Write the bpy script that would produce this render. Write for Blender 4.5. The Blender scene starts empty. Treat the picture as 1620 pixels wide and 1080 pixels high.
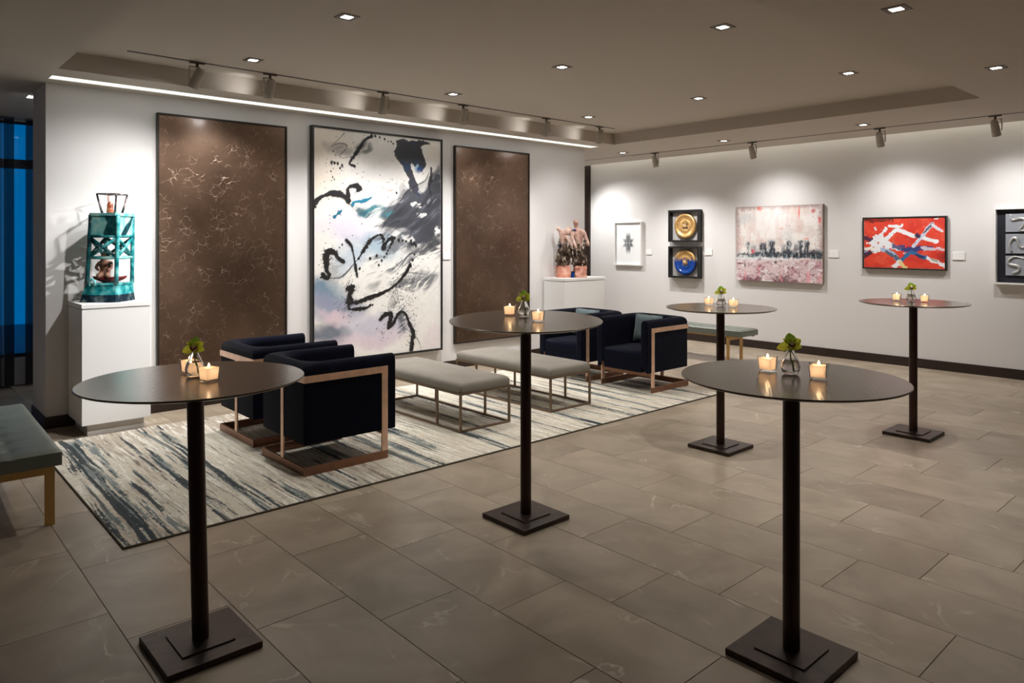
import bpy, bmesh, math, random
import numpy as np
from mathutils import Vector, Matrix, Euler

random.seed(7)
scene = bpy.context.scene
COL = scene.collection
PI = math.pi

def lin(r, g, b):
    def f(v):
        v = v / 255.0
        return v / 12.92 if v <= 0.04045 else ((v + 0.055) / 1.055) ** 2.4
    return (f(r), f(g), f(b))

# ------------------------------------------------------------------ camera
YAW = math.radians(47.95)
cam_d = bpy.data.cameras.new('camera')
cam = bpy.data.objects.new('camera', cam_d)
COL.objects.link(cam)
cam.location = (0, 0, 1.6)
cam.rotation_euler = (PI / 2, 0, YAW - PI / 2)
cam_d.sensor_width = 36.0
cam_d.lens = 1141.0 / 1620.0 * 36.0
cam_d.shift_y = -160.0 / 1620.0
cam_d.clip_start = 0.05
scene.camera = cam

# ------------------------------------------------------------------ world, exposure
world = bpy.data.worlds.new('dusk_sky')
scene.world = world
world.use_nodes = True
wn = world.node_tree
bg = wn.nodes['Background']
tc = wn.nodes.new('ShaderNodeTexCoord')
sx = wn.nodes.new('ShaderNodeSeparateXYZ')
rp = wn.nodes.new('ShaderNodeValToRGB')
rp.color_ramp.elements[0].position = 0.0
rp.color_ramp.elements[0].color = (0.0, 0.13, 0.36, 1)
rp.color_ramp.elements[1].position = 0.6
rp.color_ramp.elements[1].color = (0.0, 0.07, 0.22, 1)
wn.links.new(tc.outputs['Generated'], sx.inputs[0])
wn.links.new(sx.outputs['Z'], rp.inputs[0])
wn.links.new(rp.outputs[0], bg.inputs[0])
bg.inputs[1].default_value = 1.0

vs = scene.view_settings
vs.view_transform = 'Standard'
vs.look = 'None'
vs.exposure = 0.0
vs.gamma = 1.0
vs.use_curve_mapping = False

# light powers (radiance of emitting surfaces, watts of spots)
L_DOWN = 18.0
W_DOWN = 84.0
L_SLOT = 1.15
L_SLOT_BACK = 8.0
L_COVE = 3.5
W_SPOT_L = [105, 105, 120, 125, 125, 40]
W_SPOT_R = [120, 130, 56, 54, 58]
W_CANDLE = 0.048
L_FLAME = 30.0
WARM = (1.0, 0.955, 0.90)
WARM2 = (1.0, 0.985, 0.975)

# ------------------------------------------------------------------ material helpers
def newmat(name):
    m = bpy.data.materials.new(name)
    m.use_nodes = True
    return m, m.node_tree, m.node_tree.nodes['Principled BSDF']

def mat(name, col, rough=0.5, metal=0.0, spec=0.5, sheen=0.0, noise=None, bump=None, coat=0.0):
    """noise=(scale, amount[, stretch xyz]) varies value; bump=(scale, strength[, stretch])"""
    m, nt, p = newmat(name)
    p.inputs['Base Color'].default_value = (*col, 1)
    p.inputs['Roughness'].default_value = rough
    p.inputs['Metallic'].default_value = metal
    p.inputs['Specular IOR Level'].default_value = spec
    p.inputs['Coat Weight'].default_value = coat
    if sheen:
        p.inputs['Sheen Weight'].default_value = sheen
        p.inputs['Sheen Roughness'].default_value = 0.4
    N = nt.nodes
    L = nt.links
    def tex(scale, stretch, detail=4):
        t = N.new('ShaderNodeTexCoord')
        mp = N.new('ShaderNodeMapping')
        mp.inputs['Scale'].default_value = stretch
        nz = N.new('ShaderNodeTexNoise')
        nz.inputs['Scale'].default_value = scale
        nz.inputs['Detail'].default_value = detail
        L.new(t.outputs['Object'], mp.inputs[0])
        L.new(mp.outputs[0], nz.inputs['Vector'])
        return nz
    if noise:
        nz = tex(noise[0], noise[2] if len(noise) > 2 else (1, 1, 1))
        r = N.new('ShaderNodeValToRGB')
        a = noise[1]
        r.color_ramp.elements[0].position = 0.3
        r.color_ramp.elements[1].position = 0.7
        r.color_ramp.elements[0].color = (*[x * (1 - a) for x in col], 1)
        r.color_ramp.elements[1].color = (*[min(1, x * (1 + a)) for x in col], 1)
        L.new(nz.outputs['Fac'], r.inputs[0])
        L.new(r.outputs[0], p.inputs['Base Color'])
    if bump:
        nz = tex(bump[0], bump[2] if len(bump) > 2 else (1, 1, 1))
        b = N.new('ShaderNodeBump')
        b.inputs['Strength'].default_value = bump[1]
        b.inputs['Distance'].default_value = 0.01
        L.new(nz.outputs['Fac'], b.inputs['Height'])
        L.new(b.outputs[0], p.inputs['Normal'])
    return m

def emit(name, col, strength):
    m = bpy.data.materials.new(name)
    m.use_nodes = True
    nt = m.node_tree
    nt.nodes.remove(nt.nodes['Principled BSDF'])
    e = nt.nodes.new('ShaderNodeEmission')
    e.inputs[0].default_value = (*col, 1)
    e.inputs[1].default_value = strength
    nt.links.new(e.outputs[0], nt.nodes['Material Output'].inputs[0])
    return m

def thin_glass(name, tint=(1, 1, 1), refl=0.12):
    m = bpy.data.materials.new(name)
    m.use_nodes = True
    nt = m.node_tree
    nt.nodes.remove(nt.nodes['Principled BSDF'])
    t = nt.nodes.new('ShaderNodeBsdfTransparent')
    t.inputs[0].default_value = (*tint, 1)
    g = nt.nodes.new('ShaderNodeBsdfGlossy')
    g.inputs['Roughness'].default_value = 0.03
    lw = nt.nodes.new('ShaderNodeLayerWeight')
    lw.inputs[0].default_value = refl
    mx = nt.nodes.new('ShaderNodeMixShader')
    nt.links.new(lw.outputs['Fresnel'], mx.inputs[0])
    nt.links.new(t.outputs[0], mx.inputs[1])
    nt.links.new(g.outputs[0], mx.inputs[2])
    nt.links.new(mx.outputs[0], nt.nodes['Material Output'].inputs[0])
    return m

def real_glass(name, ior, col=(1, 1, 1)):
    m, nt, p = newmat(name)
    p.inputs['Base Color'].default_value = (*col, 1)
    p.inputs['Roughness'].default_value = 0.0
    p.inputs['IOR'].default_value = ior
    p.inputs['Transmission Weight'].default_value = 1.0
    return m

def attr_mat(name, rough=0.6, metal=0.0, bump=0.0, bscale=200.0, rough_attr=False):
    m, nt, p = newmat(name)
    a = nt.nodes.new('ShaderNodeAttribute')
    a.attribute_name = 'col'
    nt.links.new(a.outputs['Color'], p.inputs['Base Color'])
    p.inputs['Roughness'].default_value = rough
    p.inputs['Metallic'].default_value = metal
    if bump:
        t = nt.nodes.new('ShaderNodeTexCoord')
        nz = nt.nodes.new('ShaderNodeTexNoise')
        nz.inputs['Scale'].default_value = bscale
        b = nt.nodes.new('ShaderNodeBump')
        b.inputs['Strength'].default_value = bump
        b.inputs['Distance'].default_value = 0.004
        nt.links.new(t.outputs['Object'], nz.inputs['Vector'])
        nt.links.new(nz.outputs['Fac'], b.inputs['Height'])
        nt.links.new(b.outputs[0], p.inputs['Normal'])
    return m

# ------------------------------------------------------------------ materials
M = {}
M['wall'] = mat('wall_paint', lin(222, 219, 217), 0.85, bump=(90, 0.12, (3, 3, 0.4)))
M['ceil'] = mat('ceiling_paint', lin(198, 189, 178), 0.9)
M['base'] = mat('dark_wood', lin(44, 30, 25), 0.45, noise=(8, 0.3, (1, 1, 6)))
M['white_lacquer'] = mat('white_lacquer', lin(232, 231, 229), 0.35)
M['plinth'] = mat('plinth_grey', lin(205, 200, 194), 0.5)
M['frame_black'] = mat('black_frame', lin(22, 20, 19), 0.4)
M['frame_bronze'] = mat('bronze_frame', lin(48, 42, 36), 0.4, metal=0.5)
M['frame_white'] = mat('white_frame', lin(236, 235, 232), 0.5)
M['label'] = mat('label_card', lin(240, 239, 236), 0.6)
M['navy'] = mat('navy_velvet', (0.0017, 0.0027, 0.0105), 0.85, spec=0.12, sheen=0.06, noise=(9, 0.35))
M['copper'] = mat('copper_metal', lin(240, 200, 172), 0.38, metal=0.5, noise=(14, 0.12))
M['dark_copper'] = mat('dark_copper_metal', lin(142, 104, 82), 0.38, metal=0.7, noise=(14, 0.12))
M['bronze'] = mat('aged_bronze', lin(128, 108, 90), 0.45, metal=0.6)
M['brass'] = mat('brushed_brass', lin(206, 168, 108), 0.35, metal=0.75, bump=(60, 0.05, (1, 1, 12)))
M['grey_seat'] = mat('taupe_upholstery', lin(136, 130, 120), 0.75, sheen=0.15, noise=(5, 0.10), bump=(260, 0.12))
M['sage_leather'] = mat('sage_leather', lin(112, 119, 111), 0.42, noise=(6, 0.08), bump=(320, 0.10))
M['teal_velvet'] = mat('teal_velvet', lin(88, 104, 106), 0.8, sheen=0.3, noise=(25, 0.25))
M['post'] = mat('dark_bronze_post', lin(54, 31, 24), 0.38, metal=0.35, noise=(10, 0.25, (6, 6, 0.4)))
M['plate'] = mat('dark_bronze_plate', lin(52, 38, 31), 0.36, metal=0.4, noise=(14, 0.45), bump=(40, 0.10))
M['spot'] = mat('track_head_paint', lin(178, 170, 160), 0.5)
M['track'] = mat('track_metal', lin(88, 80, 72), 0.5)
M['trimring'] = mat('downlight_trim', lin(112, 104, 96), 0.5)
M['seam'] = mat('seam_thread', lin(62, 70, 66), 0.7)
M['spacer'] = mat('black_spacer', lin(18, 18, 18), 0.5)
M['down_lens'] = emit('downlight_lens', WARM, L_DOWN)
M['slot'] = emit('slot_light', (0.98, 1.0, 0.93), L_SLOT)
M['slot_back'] = emit('slot_light_rear', (0.85, 0.95, 1.0), L_SLOT_BACK)
M['cove'] = emit('cove_led', (1.0, 0.97, 0.84), L_COVE)
M['spot_lens'] = emit('spot_lens', WARM2, 150.0)
M['flame'] = emit('flame', (1.0, 0.62, 0.25), L_FLAME)
M['votive'] = thin_glass('votive_glass', (0.985, 0.985, 0.98), 0.05)
M['pane'] = thin_glass('window_glass', (0.85, 0.93, 0.97), 0.2)
M['vase'] = real_glass('vase_glass', 1.45)
M['water'] = real_glass('vase_water', 1.33, (0.97, 0.98, 0.97))
M['petal'] = mat('orchid_green', lin(216, 226, 88), 0.5, noise=(30, 0.2))
M['petal_dark'] = mat('orchid_deep_green', lin(142, 184, 56), 0.5, noise=(30, 0.2))
for k_ in ('petal', 'petal_dark'):
    nt_ = M[k_].node_tree
    tr_ = nt_.nodes.new('ShaderNodeBsdfTranslucent'); mx_ = nt_.nodes.new('ShaderNodeMixShader'); mx_.inputs[0].default_value = 0.45
    tr_.inputs[0].default_value = (*(lin(226, 234, 90) if k_ == 'petal' else lin(160, 200, 70)), 1)
    nt_.links.new(nt_.nodes['Principled BSDF'].outputs[0], mx_.inputs[1]); nt_.links.new(tr_.outputs[0], mx_.inputs[2])
    nt_.links.new(mx_.outputs[0], nt_.nodes['Material Output'].inputs[0])
M['stem'] = mat('orchid_stem', lin(96, 128, 40), 0.5)
M['lip'] = mat('orchid_lip', lin(226, 214, 170), 0.5)
M['maroon'] = mat('orchid_maroon', lin(92, 20, 28), 0.5)
M['wick'] = mat('wick', lin(40, 30, 24), 0.8)
def wax():
    m = bpy.data.materials.new('candle_wax')
    m.use_nodes = True
    nt = m.node_tree
    nt.nodes.remove(nt.nodes['Principled BSDF'])
    d = nt.nodes.new('ShaderNodeBsdfDiffuse')
    d.inputs[0].default_value = (0.86, 0.74, 0.58, 1)
    t = nt.nodes.new('ShaderNodeBsdfTranslucent')
    t.inputs[0].default_value = (0.95, 0.80, 0.66, 1)
    mx = nt.nodes.new('ShaderNodeMixShader')
    mx.inputs[0].default_value = 0.55
    nt.links.new(d.outputs[0], mx.inputs[1])
    nt.links.new(t.outputs[0], mx.inputs[2])
    nt.links.new(mx.outputs[0], nt.nodes['Material Output'].inputs[0])
    return m
M['wax'] = wax()
def sheer():
    m = bpy.data.materials.new('sheer_fabric')
    m.use_nodes = True
    nt = m.node_tree
    nt.nodes.remove(nt.nodes['Principled BSDF'])
    d = nt.nodes.new('ShaderNodeBsdfDiffuse')
    d.inputs[0].default_value = (*lin(104, 94, 96), 1)
    t = nt.nodes.new('ShaderNodeBsdfTransparent')
    lw = nt.nodes.new('ShaderNodeLayerWeight')
    lw.inputs[0].default_value = 0.5
    mr = nt.nodes.new('ShaderNodeMapRange')
    mr.inputs['To Min'].default_value = 0.45
    mr.inputs['To Max'].default_value = 0.95
    mx = nt.nodes.new('ShaderNodeMixShader')
    nt.links.new(lw.outputs['Facing'], mr.inputs['Value'])
    nt.links.new(mr.outputs[0], mx.inputs[0])
    nt.links.new(t.outputs[0], mx.inputs[1])
    nt.links.new(d.outputs[0], mx.inputs[2])
    nt.links.new(mx.outputs[0], nt.nodes['Material Output'].inputs[0])
    return m
M['sheer'] = sheer()

def tile_mat():
    m, nt, p = newmat('stone_tile')
    N, L = nt.nodes, nt.links
    t = N.new('ShaderNodeTexCoord')
    oi = N.new('ShaderNodeObjectInfo')
    add = N.new('ShaderNodeVectorMath'); add.operation = 'ADD'
    cmb = N.new('ShaderNodeCombineXYZ')
    ml = N.new('ShaderNodeMath'); ml.operation = 'MULTIPLY'; ml.inputs[1].default_value = 37.0
    ml2 = N.new('ShaderNodeMath'); ml2.operation = 'MULTIPLY'; ml2.inputs[1].default_value = 91.0
    L.new(oi.outputs['Random'], ml.inputs[0]); L.new(oi.outputs['Random'], ml2.inputs[0])
    L.new(ml.outputs[0], cmb.inputs[0]); L.new(ml2.outputs[0], cmb.inputs[1])
    L.new(t.outputs['Object'], add.inputs[0]); L.new(cmb.outputs[0], add.inputs[1])
    mp = N.new('ShaderNodeMapping'); mp.inputs['Scale'].default_value = (1.0, 1.0, 1.0)
    mp.inputs['Rotation'].default_value = (0, 0, 0.6)
    L.new(add.outputs[0], mp.inputs[0])
    # clouds
    nz = N.new('ShaderNodeTexNoise'); nz.inputs['Scale'].default_value = 2.6; nz.inputs['Detail'].default_value = 5
    nz.inputs['Distortion'].default_value = 0.8
    L.new(mp.outputs[0], nz.inputs['Vector'])
    cr = N.new('ShaderNodeValToRGB')
    cr.color_ramp.elements[0].position = 0.3; cr.color_ramp.elements[1].position = 0.75
    cr.color_ramp.elements[0].color = (*lin(140, 126, 108), 1)
    cr.color_ramp.elements[1].color = (*lin(172, 158, 139), 1)
    L.new(nz.outputs['Fac'], cr.inputs[0])
    # veins
    n2 = N.new('ShaderNodeTexNoise'); n2.inputs['Scale'].default_value = 1.7; n2.inputs['Detail'].default_value = 6
    n2.inputs['Distortion'].default_value = 1.6
    mp2 = N.new('ShaderNodeMapping'); mp2.inputs['Scale'].default_value = (1.0, 0.55, 1.0); mp2.inputs['Rotation'].default_value = (0, 0, 0.9)
    L.new(add.outputs[0], mp2.inputs[0]); L.new(mp2.outputs[0], n2.inputs['Vector'])
    vr = N.new('ShaderNodeValToRGB')
    e = vr.color_ramp.elements
    e[0].position = 0.488; e[0].color = (0, 0, 0, 1)
    e[1].position = 0.512; e[1].color = (0, 0, 0, 1)
    k = vr.color_ramp.elements.new(0.5); k.color = (1, 1, 1, 1)
    L.new(n2.outputs['Fac'], vr.inputs[0])
    n3 = N.new('ShaderNodeTexNoise'); n3.inputs['Scale'].default_value = 3.2; n3.inputs['Detail'].default_value = 3
    L.new(add.outputs[0], n3.inputs['Vector'])
    v3 = N.new('ShaderNodeValToRGB'); v3.color_ramp.elements[0].position = 0.52; v3.color_ramp.elements[1].position = 0.72
    L.new(n3.outputs['Fac'], v3.inputs[0])
    mm = N.new('ShaderNodeMath'); mm.operation = 'MULTIPLY'
    L.new(vr.outputs[0], mm.inputs[0]); L.new(v3.outputs[0], mm.inputs[1])
    mx = N.new('ShaderNodeMix'); mx.data_type = 'RGBA'
    L.new(mm.outputs[0], mx.inputs['Factor']); L.new(cr.outputs[0], mx.inputs['A'])
    mx.inputs['B'].default_value = (*lin(206, 196, 182), 1)
    # per tile brightness
    hv = N.new('ShaderNodeHueSaturation')
    mr = N.new('ShaderNodeMapRange'); mr.inputs['To Min'].default_value = 0.90; mr.inputs['To Max'].default_value = 1.08
    L.new(oi.outputs['Random'], mr.inputs['Value']); L.new(mr.outputs[0], hv.inputs['Value'])
    L.new(mx.outputs['Result'], hv.inputs['Color'])
    L.new(hv.outputs[0], p.inputs['Base Color'])
    p.inputs['Roughness'].default_value = 0.36
    p.inputs['Specular IOR Level'].default_value = 0.5
    return m
M['tile'] = tile_mat()
M['grout'] = mat('grout', lin(128, 117, 103), 0.9)

def tabletop_mat():
    m, nt, p = newmat('brushed_bronze_top')
    N, L = nt.nodes, nt.links
    t = N.new('ShaderNodeTexCoord')
    mp = N.new('ShaderNodeMapping'); mp.inputs['Scale'].default_value = (5.0, 70.0, 1.0)
    nz = N.new('ShaderNodeTexNoise'); nz.inputs['Scale'].default_value = 1.5; nz.inputs['Detail'].default_value = 3
    L.new(t.outputs['Object'], mp.inputs[0]); L.new(mp.outputs[0], nz.inputs['Vector'])
    b = N.new('ShaderNodeBump'); b.inputs['Strength'].default_value = 0.22; b.inputs['Distance'].default_value = 0.004
    L.new(nz.outputs['Fac'], b.inputs['Height']); L.new(b.outputs[0], p.inputs['Normal'])
    cr = N.new('ShaderNodeValToRGB')
    cr.color_ramp.elements[0].color = (*lin(96, 85, 73), 1)
    cr.color_ramp.elements[1].color = (*lin(122, 110, 96), 1)
    L.new(nz.outputs['Fac'], cr.inputs[0]); L.new(cr.outputs[0], p.inputs['Base Color'])
    p.inputs['Metallic'].default_value = 0.65
    p.inputs['Roughness'].default_value = 0.22
    return m
M['top'] = tabletop_mat()

def bronze_panel_mat():
    m, nt, p = newmat('crackled_bronze_panel')
    N, L = nt.nodes, nt.links
    t = N.new('ShaderNodeTexCoord')
    nz = N.new('ShaderNodeTexNoise'); nz.inputs['Scale'].default_value = 1.4; nz.inputs['Detail'].default_value = 6
    L.new(t.outputs['Object'], nz.inputs['Vector'])
    cr = N.new('ShaderNodeValToRGB')
    cr.color_ramp.elements[0].position = 0.3; cr.color_ramp.elements[1].position = 0.72
    cr.color_ramp.elements[0].color = (*lin(84, 65, 51), 1)
    cr.color_ramp.elements[1].color = (*lin(126, 101, 83), 1)
    L.new(nz.outputs['Fac'], cr.inputs[0])
    # cracks: distorted voronoi edges, broken up by noise
    ds = N.new('ShaderNodeTexNoise'); ds.inputs['Scale'].default_value = 6.0; ds.inputs['Detail'].default_value = 3
    L.new(t.outputs['Object'], ds.inputs['Vector'])
    ad = N.new('ShaderNodeVectorMath'); ad.operation = 'MULTIPLY_ADD'
    ad.inputs[1].default_value = (0.16, 0.16, 0.16)
    L.new(ds.outputs['Color'], ad.inputs[0]); L.new(t.outputs['Object'], ad.inputs[2])
    vo = N.new('ShaderNodeTexVoronoi'); vo.feature = 'DISTANCE_TO_EDGE'; vo.inputs['Scale'].default_value = 13.0
    L.new(ad.outputs[0], vo.inputs['Vector'])
    vr = N.new('ShaderNodeValToRGB')
    vr.color_ramp.elements[0].position = 0.0; vr.color_ramp.elements[0].color = (1, 1, 1, 1)
    vr.color_ramp.elements[1].position = 0.020; vr.color_ramp.elements[1].color = (0, 0, 0, 1)
    L.new(vo.outputs['Distance'], vr.inputs[0])
    n3 = N.new('ShaderNodeTexNoise'); n3.inputs['Scale'].default_value = 9.0; n3.inputs['Detail'].default_value = 4
    L.new(t.outputs['Object'], n3.inputs['Vector'])
    v3 = N.new('ShaderNodeValToRGB'); v3.color_ramp.elements[0].position = 0.47; v3.color_ramp.elements[1].position = 0.60
    L.new(n3.outputs['Fac'], v3.inputs[0])
    mm = N.new('ShaderNodeMath'); mm.operation = 'MULTIPLY'
    L.new(vr.outputs[0], mm.inputs[0]); L.new(v3.outputs[0], mm.inputs[1])
    mx = N.new('ShaderNodeMix'); mx.data_type = 'RGBA'
    L.new(mm.outputs[0], mx.inputs['Factor']); L.new(cr.outputs[0], mx.inputs['A'])
    mx.inputs['B'].default_value = (*lin(168, 150, 132), 1)
    L.new(mx.outputs['Result'], p.inputs['Base Color'])
    n4 = N.new('ShaderNodeTexNoise'); n4.inputs['Scale'].default_value = 16; n4.inputs['Detail'].default_value = 5
    L.new(t.outputs['Object'], n4.inputs['Vector'])
    hs = N.new('ShaderNodeMath'); hs.operation = 'MULTIPLY_ADD'; hs.inputs[1].default_value = -1.6
    L.new(mm.outputs[0], hs.inputs[0]); L.new(n4.outputs['Fac'], hs.inputs[2])
    b = N.new('ShaderNodeBump'); b.inputs['Strength'].default_value = 0.22; b.inputs['Distance'].default_value = 0.006
    L.new(hs.outputs[0], b.inputs['Height']); L.new(b.outputs[0], p.inputs['Normal'])
    p.inputs['Metallic'].default_value = 0.8
    p.inputs['Roughness'].default_value = 0.36
    p.inputs['Coat Weight'].default_value = 0.5
    p.inputs['Coat Roughness'].default_value = 0.16
    return m
M['bronze_panel'] = bronze_panel_mat()

def glaze_mat(name, c1, c2, c3, rough=0.25):
    m, nt, p = newmat(name)
    N, L = nt.nodes, nt.links
    t = N.new('ShaderNodeTexCoord')
    nz = N.new('ShaderNodeTexNoise'); nz.inputs['Scale'].default_value = 14; nz.inputs['Detail'].default_value = 5
    L.new(t.outputs['Object'], nz.inputs['Vector'])
    cr = N.new('ShaderNodeValToRGB')
    cr.color_ramp.elements[0].position = 0.32; cr.color_ramp.elements[0].color = (*c1, 1)
    cr.color_ramp.elements[1].position = 0.7; cr.color_ramp.elements[1].color = (*c3, 1)
    k = cr.color_ramp.elements.new(0.5); k.color = (*c2, 1)
    L.new(nz.outputs['Fac'], cr.inputs[0]); L.new(cr.outputs[0], p.inputs['Base Color'])
    b = N.new('ShaderNodeBump'); b.inputs['Strength'].default_value = 0.4; b.inputs['Distance'].default_value = 0.006
    L.new(nz.outputs['Fac'], b.inputs['Height']); L.new(b.outputs[0], p.inputs['Normal'])
    p.inputs['Roughness'].default_value = rough
    return m
M['teal'] = glaze_mat('teal_glaze', lin(8, 78, 84), lin(32, 140, 146), lin(120, 196, 192))
M['teal_pale'] = glaze_mat('pale_teal_glaze', lin(60, 160, 168), lin(130, 205, 205), lin(205, 232, 214))
M['aqua'] = glaze_mat('aqua_glaze', lin(84, 186, 192), lin(140, 212, 208), lin(206, 234, 218))
M['teal_dark'] = glaze_mat('deep_teal_glaze', lin(6, 40, 46), lin(14, 66, 72), lin(36, 112, 116))
M['indigo'] = glaze_mat('indigo_glaze', lin(10, 20, 30), lin(20, 44, 58), lin(96, 110, 110))
M['clay_brown'] = glaze_mat('brown_clay', lin(120, 78, 64), lin(156, 108, 90), lin(188, 140, 118), 0.5)
M['red_glaze'] = glaze_mat('red_glaze', lin(74, 16, 16), lin(110, 26, 26), lin(150, 60, 52))
M['copper_glaze'] = glaze_mat('copper_glaze', lin(120, 54, 32), lin(164, 84, 56), lin(216, 150, 112))
M['dark_glaze'] = glaze_mat('dark_glaze', lin(30, 26, 36), lin(64, 50, 50), lin(170, 150, 150))
M['pink_clay'] = glaze_mat('pink_clay', lin(176, 104, 84), lin(210, 146, 124), lin(230, 184, 162), 0.6)
M['pale_clay'] = glaze_mat('pale_pink_clay', lin(150, 104, 90), lin(202, 164, 148), lin(230, 208, 194), 0.5)
M['coral'] = glaze_mat('brown_white_coral', lin(34, 24, 18), lin(84, 60, 44), lin(214, 196, 176), 0.35)
M['gold'] = mat('gold_leaf', lin(216, 172, 110), 0.34, metal=0.65, noise=(40, 0.25), bump=(60, 0.25))
M['blue_lacquer'] = mat('blue_lacquer', lin(16, 62, 140), 0.18, noise=(8, 0.2))
M['mat_grey'] = mat('shadow_box_backing', lin(176, 172, 170), 0.7)
M['silver_bg'] = mat('silver_grey_tile', lin(158, 162, 170), 0.45)
M['silver'] = mat('silver_relief', lin(206, 206, 204), 0.3, metal=0.5, bump=(50, 0.3))
M['night_mat'] = mat('blue_black_backing', lin(26, 26, 36), 0.6)
M['thread'] = mat('twine', lin(222, 190, 160), 0.7)
M['terrace'] = mat('pale_terrace', lin(170, 170, 172), 0.8)
M['rug_edge'] = mat('rug_binding', lin(84, 76, 62), 0.9)
M['winframe'] = mat('dark_window_frame', lin(34, 40, 50), 0.5)

# ------------------------------------------------------------------ mesh helper
class B:
    def __init__(self):
        self.bm = bmesh.new()
    def box(self, x0, x1, y0, y1, z0, z1, bev=0.0, seg=2):
        vs_ = [self.bm.verts.new(p) for p in ((x0, y0, z0), (x1, y0, z0), (x1, y1, z0), (x0, y1, z0),
                                              (x0, y0, z1), (x1, y0, z1), (x1, y1, z1), (x0, y1, z1))]
        fs = []
        for q in ((3, 2, 1, 0), (4, 5, 6, 7), (0, 1, 5, 4), (1, 2, 6, 5), (2, 3, 7, 6), (3, 0, 4, 7)):
            fs.append(self.bm.faces.new([vs_[i] for i in q]))
        if bev:
            es = list({e for f in fs for e in f.edges})
            bmesh.ops.bevel(self.bm, geom=es, offset=bev, segments=seg, profile=0.5, affect='EDGES')
        return self
    def prism(self, pts, z0, z1):
        lo = [self.bm.verts.new((x, y, z0)) for x, y in pts]
        hi = [self.bm.verts.new((x, y, z1)) for x, y in pts]
        n = len(pts)
        self.bm.faces.new(lo[::-1]); self.bm.faces.new(hi)
        for i in range(n):
            self.bm.faces.new((lo[i], lo[(i + 1) % n], hi[(i + 1) % n], hi[i]))
        return self
    def lathe(self, prof, n=48, c=(0, 0, 0), cap=True):
        rings = []
        for r, z in prof:
            if r < 1e-6:
                rings.append([self.bm.verts.new((c[0], c[1], c[2] + z))])
            else:
                rings.append([self.bm.verts.new((c[0] + r * math.cos(2 * PI * i / n), c[1] + r * math.sin(2 * PI * i / n), c[2] + z)) for i in range(n)])
        for a, b in zip(rings[:-1], rings[1:]):
            for i in range(n):
                j = (i + 1) % n
                if len(a) == 1 and len(b) == 1: continue
                if len(a) == 1: self.bm.faces.new((a[0], b[j], b[i]))
                elif len(b) == 1: self.bm.faces.new((a[i], a[j], b[0]))
                else: self.bm.faces.new((a[i], a[j], b[j], b[i]))
        if cap:
            if len(rings[0]) > 1: self.bm.faces.new(rings[0][::-1])
            if len(rings[-1]) > 1: self.bm.faces.new(rings[-1])
        return self
    def tube(self, pts, r, n=8, closed=False):
        pts = [Vector(p) for p in pts]
        m = len(pts)
        rs = r if isinstance(r, (list, tuple)) else [r] * m
        rings = []
        up = Vector((0, 0, 1))
        for i, p in enumerate(pts):
            if closed: t = pts[(i + 1) % m] - pts[i - 1]
            else: t = pts[min(i + 1, m - 1)] - pts[max(i - 1, 0)]
            t.normalize()
            a = t.cross(up)
            if a.length < 1e-3: a = t.cross(Vector((1, 0, 0)))
            a.normalize(); b = t.cross(a)
            rings.append([self.bm.verts.new(p + (a * math.cos(2 * PI * k / n) + b * math.sin(2 * PI * k / n)) * rs[i]) for k in range(n)])
        pr = list(zip(rings[:-1], rings[1:]))
        if closed: pr.append((rings[-1], rings[0]))
        for a, b in pr:
            for k in range(n):
                self.bm.faces.new((a[k], a[(k + 1) % n], b[(k + 1) % n], b[k]))
        if not closed:
            self.bm.faces.new(rings[0][::-1]); self.bm.faces.new(rings[-1])
        return self
    def ball(self, c, r, s=(1, 1, 1), u=14, v=9):
        mtx = Matrix.Translation(c) @ Matrix.Diagonal((r * s[0], r * s[1], r * s[2], 1))
        bmesh.ops.create_uvsphere(self.bm, u_segments=u, v_segments=v, radius=1, matrix=mtx)
        return self
    def mesh(self, name, m, smooth=False):
        bmesh.ops.recalc_face_normals(self.bm, faces=self.bm.faces)
        me = bpy.data.meshes.new(name)
        self.bm.to_mesh(me); self.bm.free()
        me.materials.append(m)
        if smooth:
            me.polygons.foreach_set('use_smooth', [True] * len(me.polygons))
        return me
    def obj(self, name, m, parent=None, smooth=False, loc=(0, 0, 0), rot=(0, 0, 0), label=None):
        o = bpy.data.objects.new(name, self.mesh(name, m, smooth))
        COL.objects.link(o)
        o.location = loc; o.rotation_euler = rot
        if parent: o.parent = parent
        if label: o['label'] = label
        return o

def link(name, me, parent=None, loc=(0, 0, 0), rot=(0, 0, 0)):
    o = bpy.data.objects.new(name, me); COL.objects.link(o)
    o.location = loc; o.rotation_euler = rot
    if parent: o.parent = parent
    return o

def tag(o, label, cat, group=None):
    o['label'] = label; o['category'] = cat
    if group: o['group'] = group
    return o

def thing(name, label, cat, loc=(0, 0, 0), rotz=0.0, group=None):
    o = bpy.data.objects.new(name, None); COL.objects.link(o)
    o.empty_display_size = 0.1
    o.location = loc; o.rotation_euler = (0, 0, rotz)
    return tag(o, label, cat, group)

def struct(o):
    o['kind'] = 'structure'
    return o

def dup(root, loc, rotz=None, label=None, group=None, rot=None):
    def cp(o, parent):
        c = o.copy(); COL.objects.link(c)
        if parent: c.parent = parent
        for ch in o.children: cp(ch, c)
        return c
    r = cp(root, None)
    r.location = loc
    if rotz is not None: r.rotation_euler = (0, 0, rotz)
    if rot is not None: r.rotation_euler = rot
    if label: r['label'] = label
    if group: r['group'] = group
    return r

def smooth_by_angle(o, ang=0.6):
    me = o.data
    bm = bmesh.new(); bm.from_mesh(me)
    for f in bm.faces: f.smooth = True
    for e in bm.edges:
        if len(e.link_faces) == 2 and e.calc_face_angle(0) > ang: e.smooth = False
    bm.to_mesh(me); bm.free()
    return o

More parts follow.
